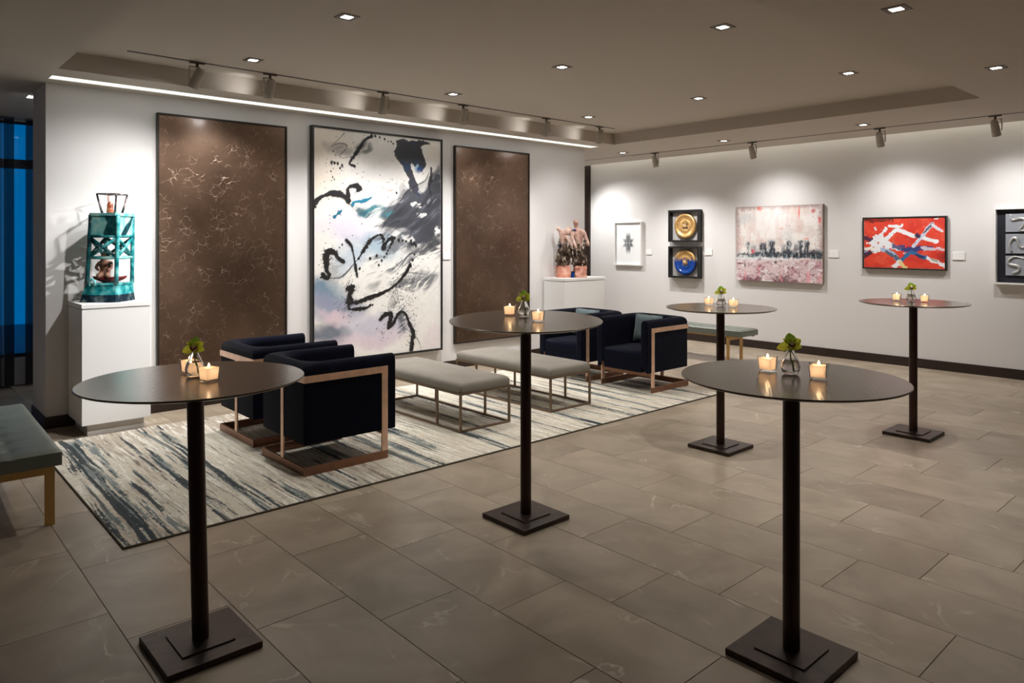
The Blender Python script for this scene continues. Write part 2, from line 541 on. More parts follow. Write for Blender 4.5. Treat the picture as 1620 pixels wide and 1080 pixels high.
# numpy noise ------------------------------------------------------
def vnoise(U, V, fu, fv, seed, octv=4, gain=0.5):
    out = np.zeros_like(U); amp = 1.0; tot = 0.0
    for o in range(octv):
        rs = np.random.RandomState(seed + 17 * o)
        nu, nv = int(fu * 2 ** o) + 3, int(fv * 2 ** o) + 3
        g = rs.rand(nv + 1, nu + 1)
        x = U * fu * 2 ** o; y = V * fv * 2 ** o
        xi = np.clip(np.floor(x).astype(int), 0, nu - 1); yi = np.clip(np.floor(y).astype(int), 0, nv - 1)
        xf = np.clip(x - xi, 0, 1); yf = np.clip(y - yi, 0, 1)
        xf = xf * xf * (3 - 2 * xf); yf = yf * yf * (3 - 2 * yf)
        a = g[yi, xi] * (1 - xf) + g[yi, xi + 1] * xf
        b = g[yi + 1, xi] * (1 - xf) + g[yi + 1, xi + 1] * xf
        out += amp * (a * (1 - yf) + b * yf); tot += amp; amp *= gain
    return out / tot

def sstep(a, b, x):
    t = np.clip((x - a) / (b - a), 0, 1)
    return t * t * (3 - 2 * t)

def seg_dist(X, Y, pts):
    """distance to a polyline and position along it (0..1)"""
    d = np.full(X.shape, 1e9); s = np.zeros(X.shape)
    ln = [math.hypot(b[0] - a[0], b[1] - a[1]) for a, b in zip(pts[:-1], pts[1:])]
    tot = sum(ln) or 1; acc = 0
    for (a, b), l in zip(zip(pts[:-1], pts[1:]), ln):
        if l == 0: continue
        t = np.clip(((X - a[0]) * (b[0] - a[0]) + (Y - a[1]) * (b[1] - a[1])) / (l * l), 0, 1)
        dd = np.hypot(X - a[0] - t * (b[0] - a[0]), Y - a[1] - t * (b[1] - a[1]))
        k = dd < d
        d = np.where(k, dd, d); s = np.where(k, (acc + t * l) / tot, s)
        acc += l
    return d, s

def inside(X, Y, poly):
    r = np.zeros(X.shape, bool); n = len(poly)
    for i in range(n):
        (x1, y1), (x2, y2) = poly[i], poly[(i + 1) % n]
        if y1 == y2: continue
        k = ((y1 > Y) != (y2 > Y)) & (X < (x2 - x1) * (Y - y1) / (y2 - y1) + x1)
        r ^= k
    return r

def smooth_pts(pts, n=8):
    """Catmull-Rom"""
    P = [pts[0]] + list(pts) + [pts[-1]]
    out = []
    for i in range(1, len(P) - 2):
        for k in range(n):
            t = k / n
            q = []
            for d in range(len(pts[0])):
                a, b, c, e = P[i - 1][d], P[i][d], P[i + 1][d], P[i + 2][d]
                q.append(0.5 * (2 * b + (c - a) * t + (2 * a - 5 * b + 4 * c - e) * t * t + (3 * b - a - 3 * c + e) * t ** 3))
            out.append(tuple(q))
    out.append(tuple(pts[-1]))
    return out

def grid_mesh(name, w, h, nx, ny, rgb, m, height=None):
    """painted sheet: local x 0..w, local y 0..h (v runs from the top down), facing +z"""
    xs = np.linspace(0, w, nx); ys = np.linspace(h, 0, ny)
    X, Y = np.meshgrid(xs, ys)
    Z = np.zeros_like(X) if height is None else height
    co = np.stack([X, Y, Z], -1).reshape(-1, 3).astype(np.float32)
    i = np.arange((nx - 1) * (ny - 1)); r = i // (nx - 1); c = i % (nx - 1); a = r * nx + c
    q = np.stack([a + nx, a + nx + 1, a + 1, a], -1).astype(np.int32)
    me = bpy.data.meshes.new(name)
    me.vertices.add(len(co)); me.vertices.foreach_set('co', co.ravel())
    me.loops.add(q.size); me.loops.foreach_set('vertex_index', q.ravel())
    me.polygons.add(len(q))
    me.polygons.foreach_set('loop_start', np.arange(0, q.size, 4, dtype=np.int32))
    me.update(calc_edges=True)
    at = me.color_attributes.new('col', 'FLOAT_COLOR', 'POINT')
    C4 = np.ones((len(co), 4), np.float32); C4[:, :3] = np.clip(rgb.reshape(-1, 3), 0, 1)
    at.data.foreach_set('color', C4.ravel())
    me.polygons.foreach_set('use_smooth', [True] * len(me.polygons))
    me.materials.append(m)
    return me

# ================================================================== SETTING
X0, X1, Y0, Y1 = -2.6, 9.88, -2.2, 9.62      # room shell
ZC, ZU = 2.94, 3.088                          # lower and upper ceiling
WX0, WX1, WY0, WY1 = 1.16, 7.93, 7.19, 7.80   # free-standing art wall

fl = struct(B().box(X0, X1 + .2, Y0, Y1 + .2, -0.2, -0.006).obj('floor', M['grout']))
# floor tiles, running bond, each its own piece
TW, TL, GAP = 0.4175, 0.832, 0.0022
tile_me = B().box(-TW / 2 + GAP / 2, TW / 2 - GAP / 2, -TL / 2 + GAP / 2, TL / 2 - GAP / 2, -0.012, 0, 0.0012, 1).mesh('tile', M['tile'])
def in_view(x, y):
    d = x * math.cos(YAW) + y * math.sin(YAW); r = x * math.sin(YAW) - y * math.cos(YAW)
    if d < 0.9: return False
    u = 810 + 1141 * r / d; v = 380 + 1141 * 1.6 / d
    return -330 * 2.4 / d * 1.2 < u < 1620 + 330 * 2.4 / d * 1.2 and v < 1080 + 600
tiles_seen, tiles_rest = [], []
for k in range(-9, 23):
    xc = 0.79 + TW * (k + 0.5)
    off = (3.183 - 0.2773 * k) % TL
    for j in range(-4, 12):
        yc = off + TL * (j + 0.5)
        if xc > X1 + .1 or yc > Y1 + .3 or xc < X0 or yc < Y0: continue
        hidden = WX0 + .15 < xc < WX1 - .15 and yc > WY0 + 0.35
        (tiles_seen if in_view(xc, yc) and not hidden else tiles_rest).append((xc, yc))
tiles_seen.sort(key=lambda p: p[0] ** 2 + p[1] ** 2)
tiles_rest += tiles_seen[298:]
for xc, yc in tiles_seen[:298]:
    link('tile', tile_me, fl, (xc, yc, random.uniform(-0.0006, 0.0)))
b = B()
for xc, yc in tiles_rest:
    b.box(xc - TW / 2 + GAP / 2, xc + TW / 2 - GAP / 2, yc - TL / 2 + GAP / 2, yc + TL / 2 - GAP / 2, -0.012, 0)
o = b.obj('far_tiles', M['tile'], fl); o['kind'] = 'stuff'

# ceiling: lower soffit with a shallow raised field, light slots and a cove at the back wall
XR0, XR1, YR0, YR1 = 1.14, 7.83, 2.09, 6.55
SY0, SY1, SX0, SX1 = 6.855, 7.022, 1.15, 7.87
RY0, RY1 = 7.95, 8.10
XE = 9.66
b = B()
T = 3.40
b.box(X0, XR0, Y0, Y1 + .2, ZC, T)
b.box(XR0, XR1, Y0, YR0, ZC, T)
b.box(XR1, XE, Y0, YR1, ZC, T)
b.box(XR0, XE, YR1, SY0, ZC, T)
b.box(XR0, SX0, SY0, SY1, ZC, T)
b.box(SX1, XE, SY0, SY1, ZC, T)
b.box(SX0, SX1, SY0, SY1, ZC + .07, T)
b.box(XR0, XE, SY1, RY0, ZC, T)
b.box(XR0, SX0, RY0, RY1, ZC, T)
b.box(SX1, XE, RY0, RY1, ZC, T)
b.box(SX0, SX1, RY0, RY1, ZC + .07, T)
b.box(XR0, XE, RY1, Y1 + .2, ZC, T)
b.box(XR0, XR1, YR0, YR1, ZU, T)
b.box(XE, X1 + .2, Y0, Y1 + .2, ZC + .25, T)
struct(b.obj('ceiling', M['ceil']))

struct(B().box(WX0, WX1, WY0, WY1, 0, ZC).obj('wall_left', M['wall']))
struct(B().box(X1, X1 + .2, Y0, Y1 + .2, 0, 3.3).obj('wall_back', M['wall']))
struct(B().box(X0, X1, Y0 - .2, Y0, 0, 3.3).obj('wall_near', M['wall']))
struct(B().box(X0 - .2, X0, Y0 - .2, Y1 + .2, 0, 3.3).obj('wall_side', M['wall']))
# window wall behind the art wall: solid sides, low sill, glazed middle
WA, WB_ = -1.6, 3.4
b = B()
b.box(X0, WA, Y1, Y1 + .2, 0, 3.3); b.box(WB_, X1, Y1, Y1 + .2, 0, 3.3); b.box(WA, WB_, Y1, Y1 + .2, 0, .30); b.box(WA, WB_, Y1, Y1 + .2, 2.92, 3.3)
struct(b.obj('wall_window', M['wall']))
w = bpy.data.objects.new('window_1', None); COL.objects.link(w); w.location = (0, Y1 + .06, 0); struct(w)
b = B()
b.box(WA, WB_, -.03, .03, .30, .34); b.box(WA, WB_, -.03, .03, 2.40, 2.50); b.box(WA, WB_, -.03, .03, 2.895, 2.92)
for x in (WA, 0.55, 2.05, WB_ - .06): b.box(x, x + .06, -.03, .03, .34, 2.895)
b.obj('window_frame', M['winframe'], w)
for xa, xb in ((WA + .06, .55), (.61, 2.05), (2.11, WB_ - .06)):
    B().box(xa, xb, -.004, .004, .34, 2.40).obj('pane', M['pane'], w)
    B().box(xa, xb, -.004, .004, 2.50, 2.895).obj('pane', M['pane'], w)
struct(B().box(-6, 9, Y1 + .2, Y1 + 4, -.3, .28).obj('terrace', M['terrace']))

# baseboards and trim
struct(B().box(WX0 - .012, WX1 + .012, WY0 - .014, WY0, 0, .10).box(WX0 - .014, WX0, WY0, WY1, 0, .10).box(WX1, WX1 + .014, WY0, WY1, 0, .10).obj('baseboard_left', M['base']))
struct(B().box(X1 - .015, X1, Y0, 8.81, 0, .115).obj('baseboard_back', M['base']))
struct(B().box(X1 - .04, X1, 8.81, 9.05, 0, 2.96).obj('trim_1', M['base']))

# ------------------------------------------------------------------ light fittings in the ceiling
o = tag(B().box(SX0 + .002, SX1 - .002, SY0 + .002, SY1 - .002, ZC + .004, ZC + .020).obj('slot_light', M['slot']),
        'long glowing strip light let into the ceiling along the art wall', 'light')
o = tag(B().box(SX0 + .002, SX1 - .002, RY0 + .002, RY1 - .002, ZC + .004, ZC + .020).obj('slot_light', M['slot_back']),
        'strip light in the ceiling behind the art wall, only its end showing at the left', 'light')
o = tag(B().box(XE + .02, XE + .05, Y0 + .2, Y1, ZC + .10, ZC + .13).obj('cove_light', M['cove']),
        'hidden cove light washing the top edge of the long back wall', 'light')

def downlight():
    t = thing('recessed_light', '', 'light')
    S, h = .064, .034
    b = B()
    for a in ((-S, S, -S, -h), (-S, S, h, S), (-S, -h, -h, h), (h, S, -h, h)):
        b.box(*a, -.005, .0)
    b.obj('trim_ring', M['trimring'], t)
    B().box(-h + .001, h - .001, -h + .001, h - .001, -.0035, -.001).obj('lens', M['down_lens'], t)
    ld = bpy.data.lights.new('downlight_beam', 'SPOT'); ld.energy = W_DOWN; ld.color = WARM
    ld.spot_size = math.radians(125); ld.spot_blend = 1.0; ld.shadow_soft_size = 0.035
    lo = bpy.data.objects.new('downlight_beam', ld); COL.objects.link(lo); lo.parent = t; lo.location = (0, 0, -.012)
    return t
dl = downlight()
spots_u = [((2.40, 4.30), 'square recessed downlight nearest the top edge, left of the middle of the raised ceiling'),
           ((2.40, 5.85), 'square recessed downlight above the left bronze panel, between the second spotlight and the first'),
           ((4.465, 4.31), 'square recessed downlight in the centre of the raised ceiling'),
           ((4.47, 5.85), 'square recessed downlight near the track above the big abstract painting'),
           ((4.46, 2.75), 'square recessed downlight at the top, close to the edge of the raised ceiling'),
           ((6.51, 4.30), 'square recessed downlight at the middle of the far raised ceiling, third in its row'),
           ((6.52, 2.76), 'square recessed downlight of the raised ceiling nearest its far right corner'),
           ((6.51, 5.84), 'square recessed downlight of the raised ceiling nearest the far corner by the last left spotlight'),
           ]
spots_l = [((4.45, 1.61), 'large-looking square recessed downlight on the low ceiling at the top right of the picture'),
           ((6.54, 1.64), 'square recessed downlight on the low ceiling at the right edge of the picture'),
           ((8.62, 3.48), 'square recessed downlight on the low ceiling strip above the red abstract painting'),
           ((8.62, 5.30), 'square recessed downlight on the low ceiling strip above the skyline painting'),
           ((8.65, 7.06), 'small square recessed downlight on the low ceiling nearest the dark door trim')]
ACCENT = {(4.465, 4.31): ((1.58, 6.85, 1.12), 560.0, 27), (2.40, 4.30): ((1.56, 6.85, 1.15), 230.0, 40), (8.62, 5.30): ((7.42, 6.95, 1.25), 85.0, 34)}   # adjustable fittings turned to the sculptures; second beam added to brighten the tower
def accent(o, x, y, z):
    tg, wts, cone = ACCENT[x, y]
    ld = bpy.data.lights.new('accent_beam', 'SPOT'); ld.energy = wts; ld.color = WARM2
    ld.spot_size = math.radians(cone); ld.spot_blend = .6; ld.shadow_soft_size = .03
    lo = bpy.data.objects.new('accent_beam', ld); COL.objects.link(lo); lo.parent = o; lo.location = (0, 0, -.014)
    lo.rotation_euler = (Vector(tg) - Vector((x, y, z))).to_track_quat('-Z', 'Y').to_euler()
first = True
for lst, z in ((spots_u, ZU), (spots_l, ZC)):
    for (x, y), lab in lst:
        if first: dl.location = (x, y, z); dl['label'] = lab; dl['group'] = 'recessed ceiling downlights'; first = False; firstpos = (x, y, z)
        else:
            o = dup(dl, (x, y, z), 0, lab, 'recessed ceiling downlights')
            if (x, y) in ACCENT: accent(o, x, y, z)

accent(dl, *firstpos)          # after the copies are made, so that only this fitting carries it

# tracks and track spotlights
tag(B().box(1.55, 7.45, 6.215, 6.245, ZU - .004, ZU - .0).obj('light_track', M['track']),
    'slim light track on the raised ceiling in front of the art wall', 'track')
tag(B().box(9.005, 9.035, 0.6, 9.0, ZC - .004, ZC - .0).obj('light_track', M['track']),
    'slim light track on the low ceiling along the long back wall', 'track')

adapter_me = B().box(-.06, .06, -.014, .014, -.012, 0).lathe([(.012, -.040), (.012, -.012)], 12).mesh('adapter', M['track'])
bracket_me = B().box(-.064, .02, -.010, .010, -.045, -.037).box(-.064, -.056, -.010, .010, -.165, -.037).mesh('bracket', M['spot'])
hb = B().lathe([(.026, .085), (.037, .064), (.042, -.04), (.044, -.088), (.039, -.088), (.038, -.07), (0, -.068)], 24, cap=True)
housing_me = hb.mesh('housing', M['spot'], True)
lens_me = B().lathe([(.037, -.074), (.037, -.072)], 20).mesh('lens', M['spot_lens'])
def spotlight(x, y, z, target, watts, label, rotz, cone=116, blend=1.0, step_fill=0.0):
    t = thing('track_spotlight', label, 'spotlight', (x, y, z), rotz, 'track spotlights')
    link('adapter', adapter_me, t); link('bracket', bracket_me, t)
    piv = Vector((0, 0, -.132))
    wp = Vector((x, y, z)) + piv
    d = (Vector(target) - wp).normalized()
    dl_ = Matrix.Rotation(-rotz, 3, 'Z') @ d
    q = (-dl_).to_track_quat('Z', 'Y')
    h = link('housing', housing_me, t, piv); h.rotation_mode = 'QUATERNION'; h.rotation_quaternion = q
    link('lens', lens_me, h)
    ld = bpy.data.lights.new('spot_beam', 'SPOT'); ld.energy = watts; ld.color = WARM2
    ld.spot_size = math.radians(cone); ld.spot_blend = blend; ld.shadow_soft_size = 0.03
    lo = bpy.data.objects.new('spot_beam', ld); COL.objects.link(lo); lo.parent = h; lo.location = (0, 0, -.09)
    if step_fill:      # extra lamp added beside the head to brighten the ceiling step before it
        ld = bpy.data.lights.new('added_step_lamp', 'SPOT'); ld.energy = step_fill; ld.color = WARM2
        ld.spot_size = math.radians(105); ld.spot_blend = 1.0; ld.shadow_soft_size = 0.02
        lo = bpy.data.objects.new('added_step_lamp', ld); COL.objects.link(lo); lo.parent = t
        lo.location = Matrix.Rotation(-rotz, 3, 'Z') @ Vector((-.10, .10, -.16))
        lo.rotation_euler = (Matrix.Rotation(-rotz, 3, 'Z') @ Vector((-.10, .24, .11))).to_track_quat('-Z', 'Y').to_euler()
HL = [(2.08, (1.45, 7.1, .9), 'track spotlight above the left bronze panel, first from the left'),
      (2.71, (2.60, 7.1, .8), 'track spotlight second from the left on the art wall track'),
      (3.88, (4.0, 7.0, .3), 'track spotlight above the left part of the big abstract painting'),
      (4.90, (4.9, 7.0, .2), 'track spotlight above the right part of the big abstract painting'),
      (6.18, (6.1, 7.1, .5), 'track spotlight above the narrow right bronze panel'),
      (7.16, (7.45, 7.1, .9), 'track spotlight nearest the pink sculpture, last on the art wall track')]
for (x, tg, lab), wts in zip(HL, W_SPOT_L):
    spotlight(x, 6.23, ZU - .004, tg, wts, lab, 0.0 if x < 3 else PI, step_fill=1.8 if x > 2.5 else 0.0)
HR = [(8.62, (9.85, 7.92, 1.0), 'track spotlight hidden past the end of the art wall, lighting the white framed star print'),
      (6.73, (9.55, 6.5, .0), 'track spotlight above the two black shadow boxes'),
      (5.11, (9.85, 5.15, 1.2), 'track spotlight above the skyline painting'),
      (3.45, (9.85, 3.5, 1.2), 'track spotlight above the red abstract painting'),
      (2.27, (9.85, 2.2, 1.2), 'track spotlight at the right edge above the silver relief')]
for (y, tg, lab), wts in zip(HR, W_SPOT_R):
    spotlight(9.02, y, ZC - .004, tg, wts, lab, PI / 2)

# ------------------------------------------------------------------ sheer curtains
def curtain(x0, x1, y, label, seed, bunch):
    """bunch = -1 / +1: the end where the fabric is gathered into dense folds"""
    rs = np.random.RandomState(seed)
    nb, wb = 72, .095
    xa, xb_ = (x0 + wb, x1) if bunch < 0 else (x0, x1 - wb)
    nx = 520
    xs = np.linspace(xa, xb_, nx)
    ph = np.cumsum(np.repeat(rs.uniform(.45, 1.6, nx // 20), 20)) * (2 * PI * (xb_ - xa) / nx / .16)
    am = .045 * np.interp(np.arange(nx), np.arange(0, nx, 26), rs.uniform(.35, 1.5, nx // 26))
    xg = np.linspace(0, wb, nb); pg = xg / wb * 2 * PI * 5.3; ag = np.full(nb, .055)
    if bunch > 0: xs = np.concatenate([xs, xb_ + xg[1:]]); ph = np.concatenate([ph, ph[-1] + pg[1:]]); am = np.concatenate([am, ag[1:]])
    else: xs = np.concatenate([x0 + xg[:-1], xs]); ph = np.concatenate([ph[0] - pg[::-1][:-1], ph]); am = np.concatenate([ag[:-1], am])
    nx = len(xs); nz_ = 12
    b = B()
    rows = []
    for k in range(nz_):
        t_ = k / (nz_ - 1)
        z = .02 + 2.90 * t_
        rows.append([b.bm.verts.new((x - x0, a_ * (1 - .3 * t_) * math.sin(p) + .008 * math.sin(p * .37 + k * .2), z)) for x, p, a_ in zip(xs, ph, am)])
    for a, c in zip(rows[:-1], rows[1:]):
        for i in range(nx - 1): b.bm.faces.new((a[i], a[i + 1], c[i + 1], c[i]))
    t = thing('sheer_curtain', label, 'curtain', (x0, y, 0))
    b.obj('fabric', M['sheer'], t, True)
    B().box(0, x1 - x0, -.03, .03, 2.92, 2.935).obj('curtain_rail', M['track'], t)
curtain(-1.5, 1.235, Y1 - .16, 'sheer grey curtain with blue dusk behind it at the far left window', 3, 1)
curtain(1.335, 3.3, Y1 - .16, 'sheer grey curtain gathered beside the end of the art wall', 5, -1)

# ================================================================== RUG
RX0, RX1, RY_0, RY_1 = 1.005, 6.63, 4.115, 6.64
def rug_colors(nx, ny):
    U, V = np.meshgrid(np.linspace(0, 1, nx), np.linspace(0, 1, ny))    # U along room x, V from wall side (0) to camera side (1)
    wob = (vnoise(U, V, 60, 9, 3, 3) - .5) * .0045
    Uw = np.clip(U + wob, 0, 1)
    cream = np.array(lin(206, 199, 183)); pale = np.array(lin(226, 223, 213)); beige = np.array(lin(176, 164, 148))
    taupe = np.array(lin(150, 138, 124)); teal = np.array(lin(104, 119, 122)); navy = np.array(lin(38, 50, 56)); brown = np.array(lin(92, 82, 72))
    fine = vnoise(Uw, V, 420, 14, 11, 3, .6)
    fine2 = vnoise(Uw, V, 300, 9, 21, 3, .6)
    speck = vnoise(U, V, 420, 150, 23, 2, .7)
    broad = vnoise(Uw, V, 11, 2.4, 31, 3)
    C = np.zeros(U.shape + (3,)) + cream
    def mix(c, f):
        nonlocal C
        f = np.clip(f, 0, 1)[..., None]; C = C * (1 - f) + np.asarray(c) * f
    mix(beige, .85 * sstep(.46, .60, broad + .30 * (fine - .5) + .25 * (speck - .5)))
    mix(taupe, .45 * sstep(.58, .70, broad + .40 * (fine2 - .5) + .3 * (speck - .5)))
    mix(pale, .85 * sstep(.58, .66, fine2 + .35 * (speck - .5)))
    mix(taupe, .55 * sstep(.63, .70, fine + .25 * (speck - .5)))
    # streak bands: (centre, half width, strength, from, to)
    bands = [(.030, .018, 1.06, 0, 1), (.012, .010, .8, .25, 1), (.047, .010, .95, .0, .5), (.056, .010, .85, .55, 1), (.070, .004, .9, .45, .9), (.090, .007, .7, .1, .7), (.104, .010, .95, .3, 1),
             (.124, .012, .85, 0, .6), (.143, .010, 1.0, 0, 1), (.155, .003, 1.1, .72, 1), (.187, .008, .95, .82, 1), (.215, .006, .6, .2, .7), (.238, .011, 1.15, .78, 1), (.258, .007, 1.1, .72, 1),
             (.285, .014, .95, .25, .75), (.318, .010, .8, .1, .9), (.350, .007, 1.05, .5, 1), (.368, .010, .9, .6, 1), (.405, .016, 1.05, .25, .85), (.44, .008, .7, .0, .6),  # widest band here paints the near bench's shadow into the rug
             (.484, .012, 1.05, .70, 1), (.520, .008, .75, .2, .9), (.565, .012, .9, .0, .75), (.600, .010, .85, .35, 1), (.640, .009, .75, .1, .8), (.672, .012, 1.0, .45, 1),
             (.715, .009, .8, 0, .9), (.752, .010, .9, .3, 1), (.790, .008, .85, 0, 1), (.826, .010, 1.0, .4, 1), (.862, .008, .85, 0, .9), (.900, .010, 1.0, .3, 1), (.938, .009, .9, .0, 1), (.972, .010, 1.0, .3, 1)]
    n1 = vnoise(Uw, V, 330, 5, 61, 3, .55); n2 = vnoise(Uw, V, 260, 4, 71, 3, .55)
    for cu, hw, st, va, vb in bands:
        sl = (V - .5) * -.012
        e = np.exp(-((Uw - cu - sl) / hw) ** 2) * st * sstep(va - .10, va + .10, V) * ((1 - sstep(vb - .05, vb + .12, V)) if vb < 1 else 1)
        mix(teal, .85 * sstep(.50, .56, n1 * .60 + e * .27 + .12 * (speck - .5)))
        mix(navy, .95 * sstep(.555, .60, n2 * .62 + e * .28 + .12 * (speck - .5)))
    mix(brown, .7 * sstep(.69, .73, n1 + .1 * (speck - .5)))
    C *= (.90 + .2 * speck)[..., None]
    return C
M['rug'] = attr_mat('woven_rug', 0.95, bump=0.35, bscale=400)
rug = thing('rug', 'pale rug with teal and charcoal streaks under the armchairs and benches', 'rug', (RX0, RY_0, 0))
rw, rh = RX1 - RX0, RY_1 - RY_0
link('pile', grid_mesh('pile', rw - .012, rh - .012, 1300, 240, rug_colors(1300, 240), M['rug']), rug, (.006, .006, .0115))
B().box(0, rw, 0, rh, .0005, .0105, .003, 1).obj('binding', M['rug_edge'], rug)
ZR = .0118

# ================================================================== ART WALL
def frame_bars(w, h, d, t, bev=.0015):
    """frame lying in local xy (0..w, 0..h), depth d along +z"""
    b = B()
    b.box(0, w, 0, t, 0, d, bev, 1); b.box(0, w, h - t, h, 0, d, bev, 1); b.box(0, t, t, h - t, 0, d, bev, 1); b.box(w - t, w, t, h - t, 0, d, bev, 1)
    return b
ROT_L = (PI / 2, 0, 0)                 # local z -> room -y (faces the camera side)
ROT_B = (PI / 2, 0, -PI / 2)           # local z -> room -x
def on_left(name, label, cat, x, z, group=None):
    t = thing(name, label, cat, (x, WY0, z), 0, group); t.rotation_euler = ROT_L; return t
def on_back(name, label, cat, y_left, z, group=None):
    t = thing(name, label, cat, (X1, y_left, z), 0, group); t.rotation_euler = ROT_B; return t

def bronze_panel(x0, x1, z0, z1, label):
    t = on_left('bronze_panel', label, 'artwork', x0, z0, 'crackled bronze wall panels')
    w, h = x1 - x0, z1 - z0
    frame_bars(w, h, .045, .018).obj('frame', M['frame_bronze'], t)
    B().box(.018, w - .018, .018, h - .018, .004, .034).obj('metal_sheet', M['bronze_panel'], t)
bronze_panel(2.03, 3.293, .10, 2.784, 'wide crackled dark bronze panel left of the big abstract painting')
bronze_panel(5.494, 6.772, .305, 2.785, 'crackled bronze panel right of the big abstract painting, behind the middle round table')

STROKES = {
'arc_left': [(-0.008, 0.33), (0.032, 0.302), (0.081, 0.284), (0.131, 0.276), (0.181, 0.278), (0.215, 0.288), (0.245, 0.312)],
'hook': [(0.245, 0.307), (0.241, 0.272), (0.241, 0.254), (0.266, 0.24), (0.301, 0.239), (0.332, 0.248), (0.318, 0.257)],
'dia': [(0.292, 0.152), (0.254, 0.141), (0.283, 0.111), (0.318, 0.078), (0.354, 0.045), (0.381, 0.025), (0.421, 0.011)],
'swirl': [(0.215, 0.01), (0.172, 0.041), (0.122, 0.074), (0.172, 0.058), (0.232, 0.06), (0.223, 0.083), (0.181, 0.111), (0.215, 0.119), (0.275, 0.106)],
'teal1': [(0.275, 0.322), (0.292, 0.309), (0.345, 0.305), (0.39, 0.296), (0.417, 0.287)],
'teal2': [(0.143, 0.378), (0.164, 0.365), (0.194, 0.349)],
'navy': [(0.611, 0.016), (0.668, 0.007), (0.907, 0.006), (0.903, 0.02), (0.856, 0.026), (0.826, 0.044), (0.867, 0.086), (0.862, 0.131), (0.836, 0.154), (0.776, 0.135), (0.737, 0.104), (0.756, 0.158), (0.796, 0.211), (0.816, 0.266), (0.776, 0.267), (0.727, 0.225), (0.698, 0.16), (0.668, 0.123), (0.611, 0.094), (0.582, 0.071), (0.62, 0.045)],
'grey': [(0.717, 0.225), (0.816, 0.266), (0.97, 0.143), (1.02, 0.15), (1.02, 0.42), (0.816, 0.498), (0.668, 0.498), (0.717, 0.432), (0.526, 0.428), (0.453, 0.444), (0.526, 0.38), (0.471, 0.37), (0.526, 0.327), (0.649, 0.292)],
'thin': [(0.897, 0.157), (0.856, 0.198), (0.796, 0.217), (0.717, 0.247), (0.668, 0.286), (0.62, 0.325), (0.554, 0.38)],
'rblob': [(0.918, 0.134), (0.913, 0.185), (0.897, 0.219), (0.913, 0.252)],
'rloop': [(0.907, 0.241), (0.877, 0.275), (0.872, 0.306), (0.892, 0.317), (0.913, 0.296), (0.918, 0.263), (0.907, 0.241)],
'rloop2': [(0.867, 0.306), (0.816, 0.315), (0.786, 0.313)],
'tealwash': [(0.292, 0.363), (0.363, 0.33), (0.453, 0.313), (0.526, 0.327), (0.62, 0.336), (0.564, 0.374), (0.471, 0.36), (0.363, 0.382)],
'C': [(0.207, 0.571), (0.176, 0.56), (0.15, 0.536), (0.115, 0.525), (0.089, 0.538), (0.084, 0.577), (0.089, 0.609), (0.106, 0.63), (0.089, 0.64), (0.063, 0.629)],
'Ctail': [(0.111, 0.641), (0.176, 0.642), (0.23, 0.622), (0.275, 0.591), (0.321, 0.559), (0.358, 0.526)],
'Ctail2': [(0.321, 0.559), (0.358, 0.526), (0.405, 0.483), (0.462, 0.458), (0.5, 0.455), (0.515, 0.475)],
'X2': [(0.234, 0.48), (0.266, 0.504), (0.284, 0.542), (0.294, 0.58), (0.311, 0.64)],
'hook2': [(0.515, 0.517), (0.529, 0.494), (0.569, 0.472), (0.598, 0.469)],
'L': [(0.266, 0.687), (0.253, 0.725), (0.261, 0.752), (0.321, 0.751), (0.405, 0.736), (0.491, 0.722), (0.579, 0.697), (0.639, 0.67), (0.689, 0.637), (0.73, 0.598)],
'L0': [(0.266, 0.687), (0.253, 0.725), (0.258, 0.75)],
'L2': [(0.248, 0.757), (0.253, 0.779), (0.302, 0.783), (0.377, 0.781), (0.414, 0.769)],
'S': [(0.491, 0.836), (0.525, 0.818), (0.569, 0.817), (0.574, 0.843), (0.559, 0.875), (0.598, 0.855), (0.629, 0.823), (0.664, 0.81), (0.699, 0.826), (0.73, 0.874), (0.761, 0.915), (0.751, 0.949), (0.746, 0.995)],
'Stail': [(0.659, 0.875), (0.72, 0.902), (0.782, 0.934), (0.808, 0.958), (0.829, 0.995)],
'curl1': [(0.559, 0.713), (0.659, 0.637), (0.761, 0.633), (0.867, 0.641), (0.975, 0.649)],
'curl2': [(0.975, 0.60), (0.90, 0.66), (0.80, 0.67), (0.72, 0.70), (0.66, 0.69)],
'dash': [(0.98, 0.454), (0.867, 0.518), (0.73, 0.543)],
'orange': [(0.508, 0.237), (0.564, 0.251), (0.616, 0.24)],
}
DOTS = [(0.421, .011, 15), (0.45, .009, 10), (0.485, .011, 9), (0.526, .017, 9), (0.554, .026, 7), (0.578, .027, 8), (0.594, .033, 8),
        (0.122, .144, 13), (0.143, .144, 12), (0.168, .146, 11), (0.198, .153, 11), (0.185, .164, 9), (0.118, .181, 6), (0.131, .206, 7), (0.143, .215, 6),
        (0.358, .175, 5), (0.31, .183, 4), (0.135, .094, 6), (0.23, .478, 15), (0.639, .477, 13), (0.67, .48, 11), (0.70, .483, 11), (0.74, .483, 14), (0.745, .495, 10),
        (0.766, .495, 15), (0.782, .504, 14), (0.589, .483, 14), (0.575, .497, 12), (0.564, .511, 12), (0.55, .525, 10), (0.54, .539, 11), (0.52, .555, 9), (0.50, .572, 11), (0.478, .59, 10),
        (0.754, .57, 14), (0.735, .59, 12), (0.77, .545, 11), (0.41, .56, 12), (0.46, .548, 11), (0.33, .605, 11), (0.62, .26, 10), (0.86, .10, 8), (0.20, .498, 7), (0.18, .51, 6), (0.16, .525, 6), (0.43, .77, 8)]
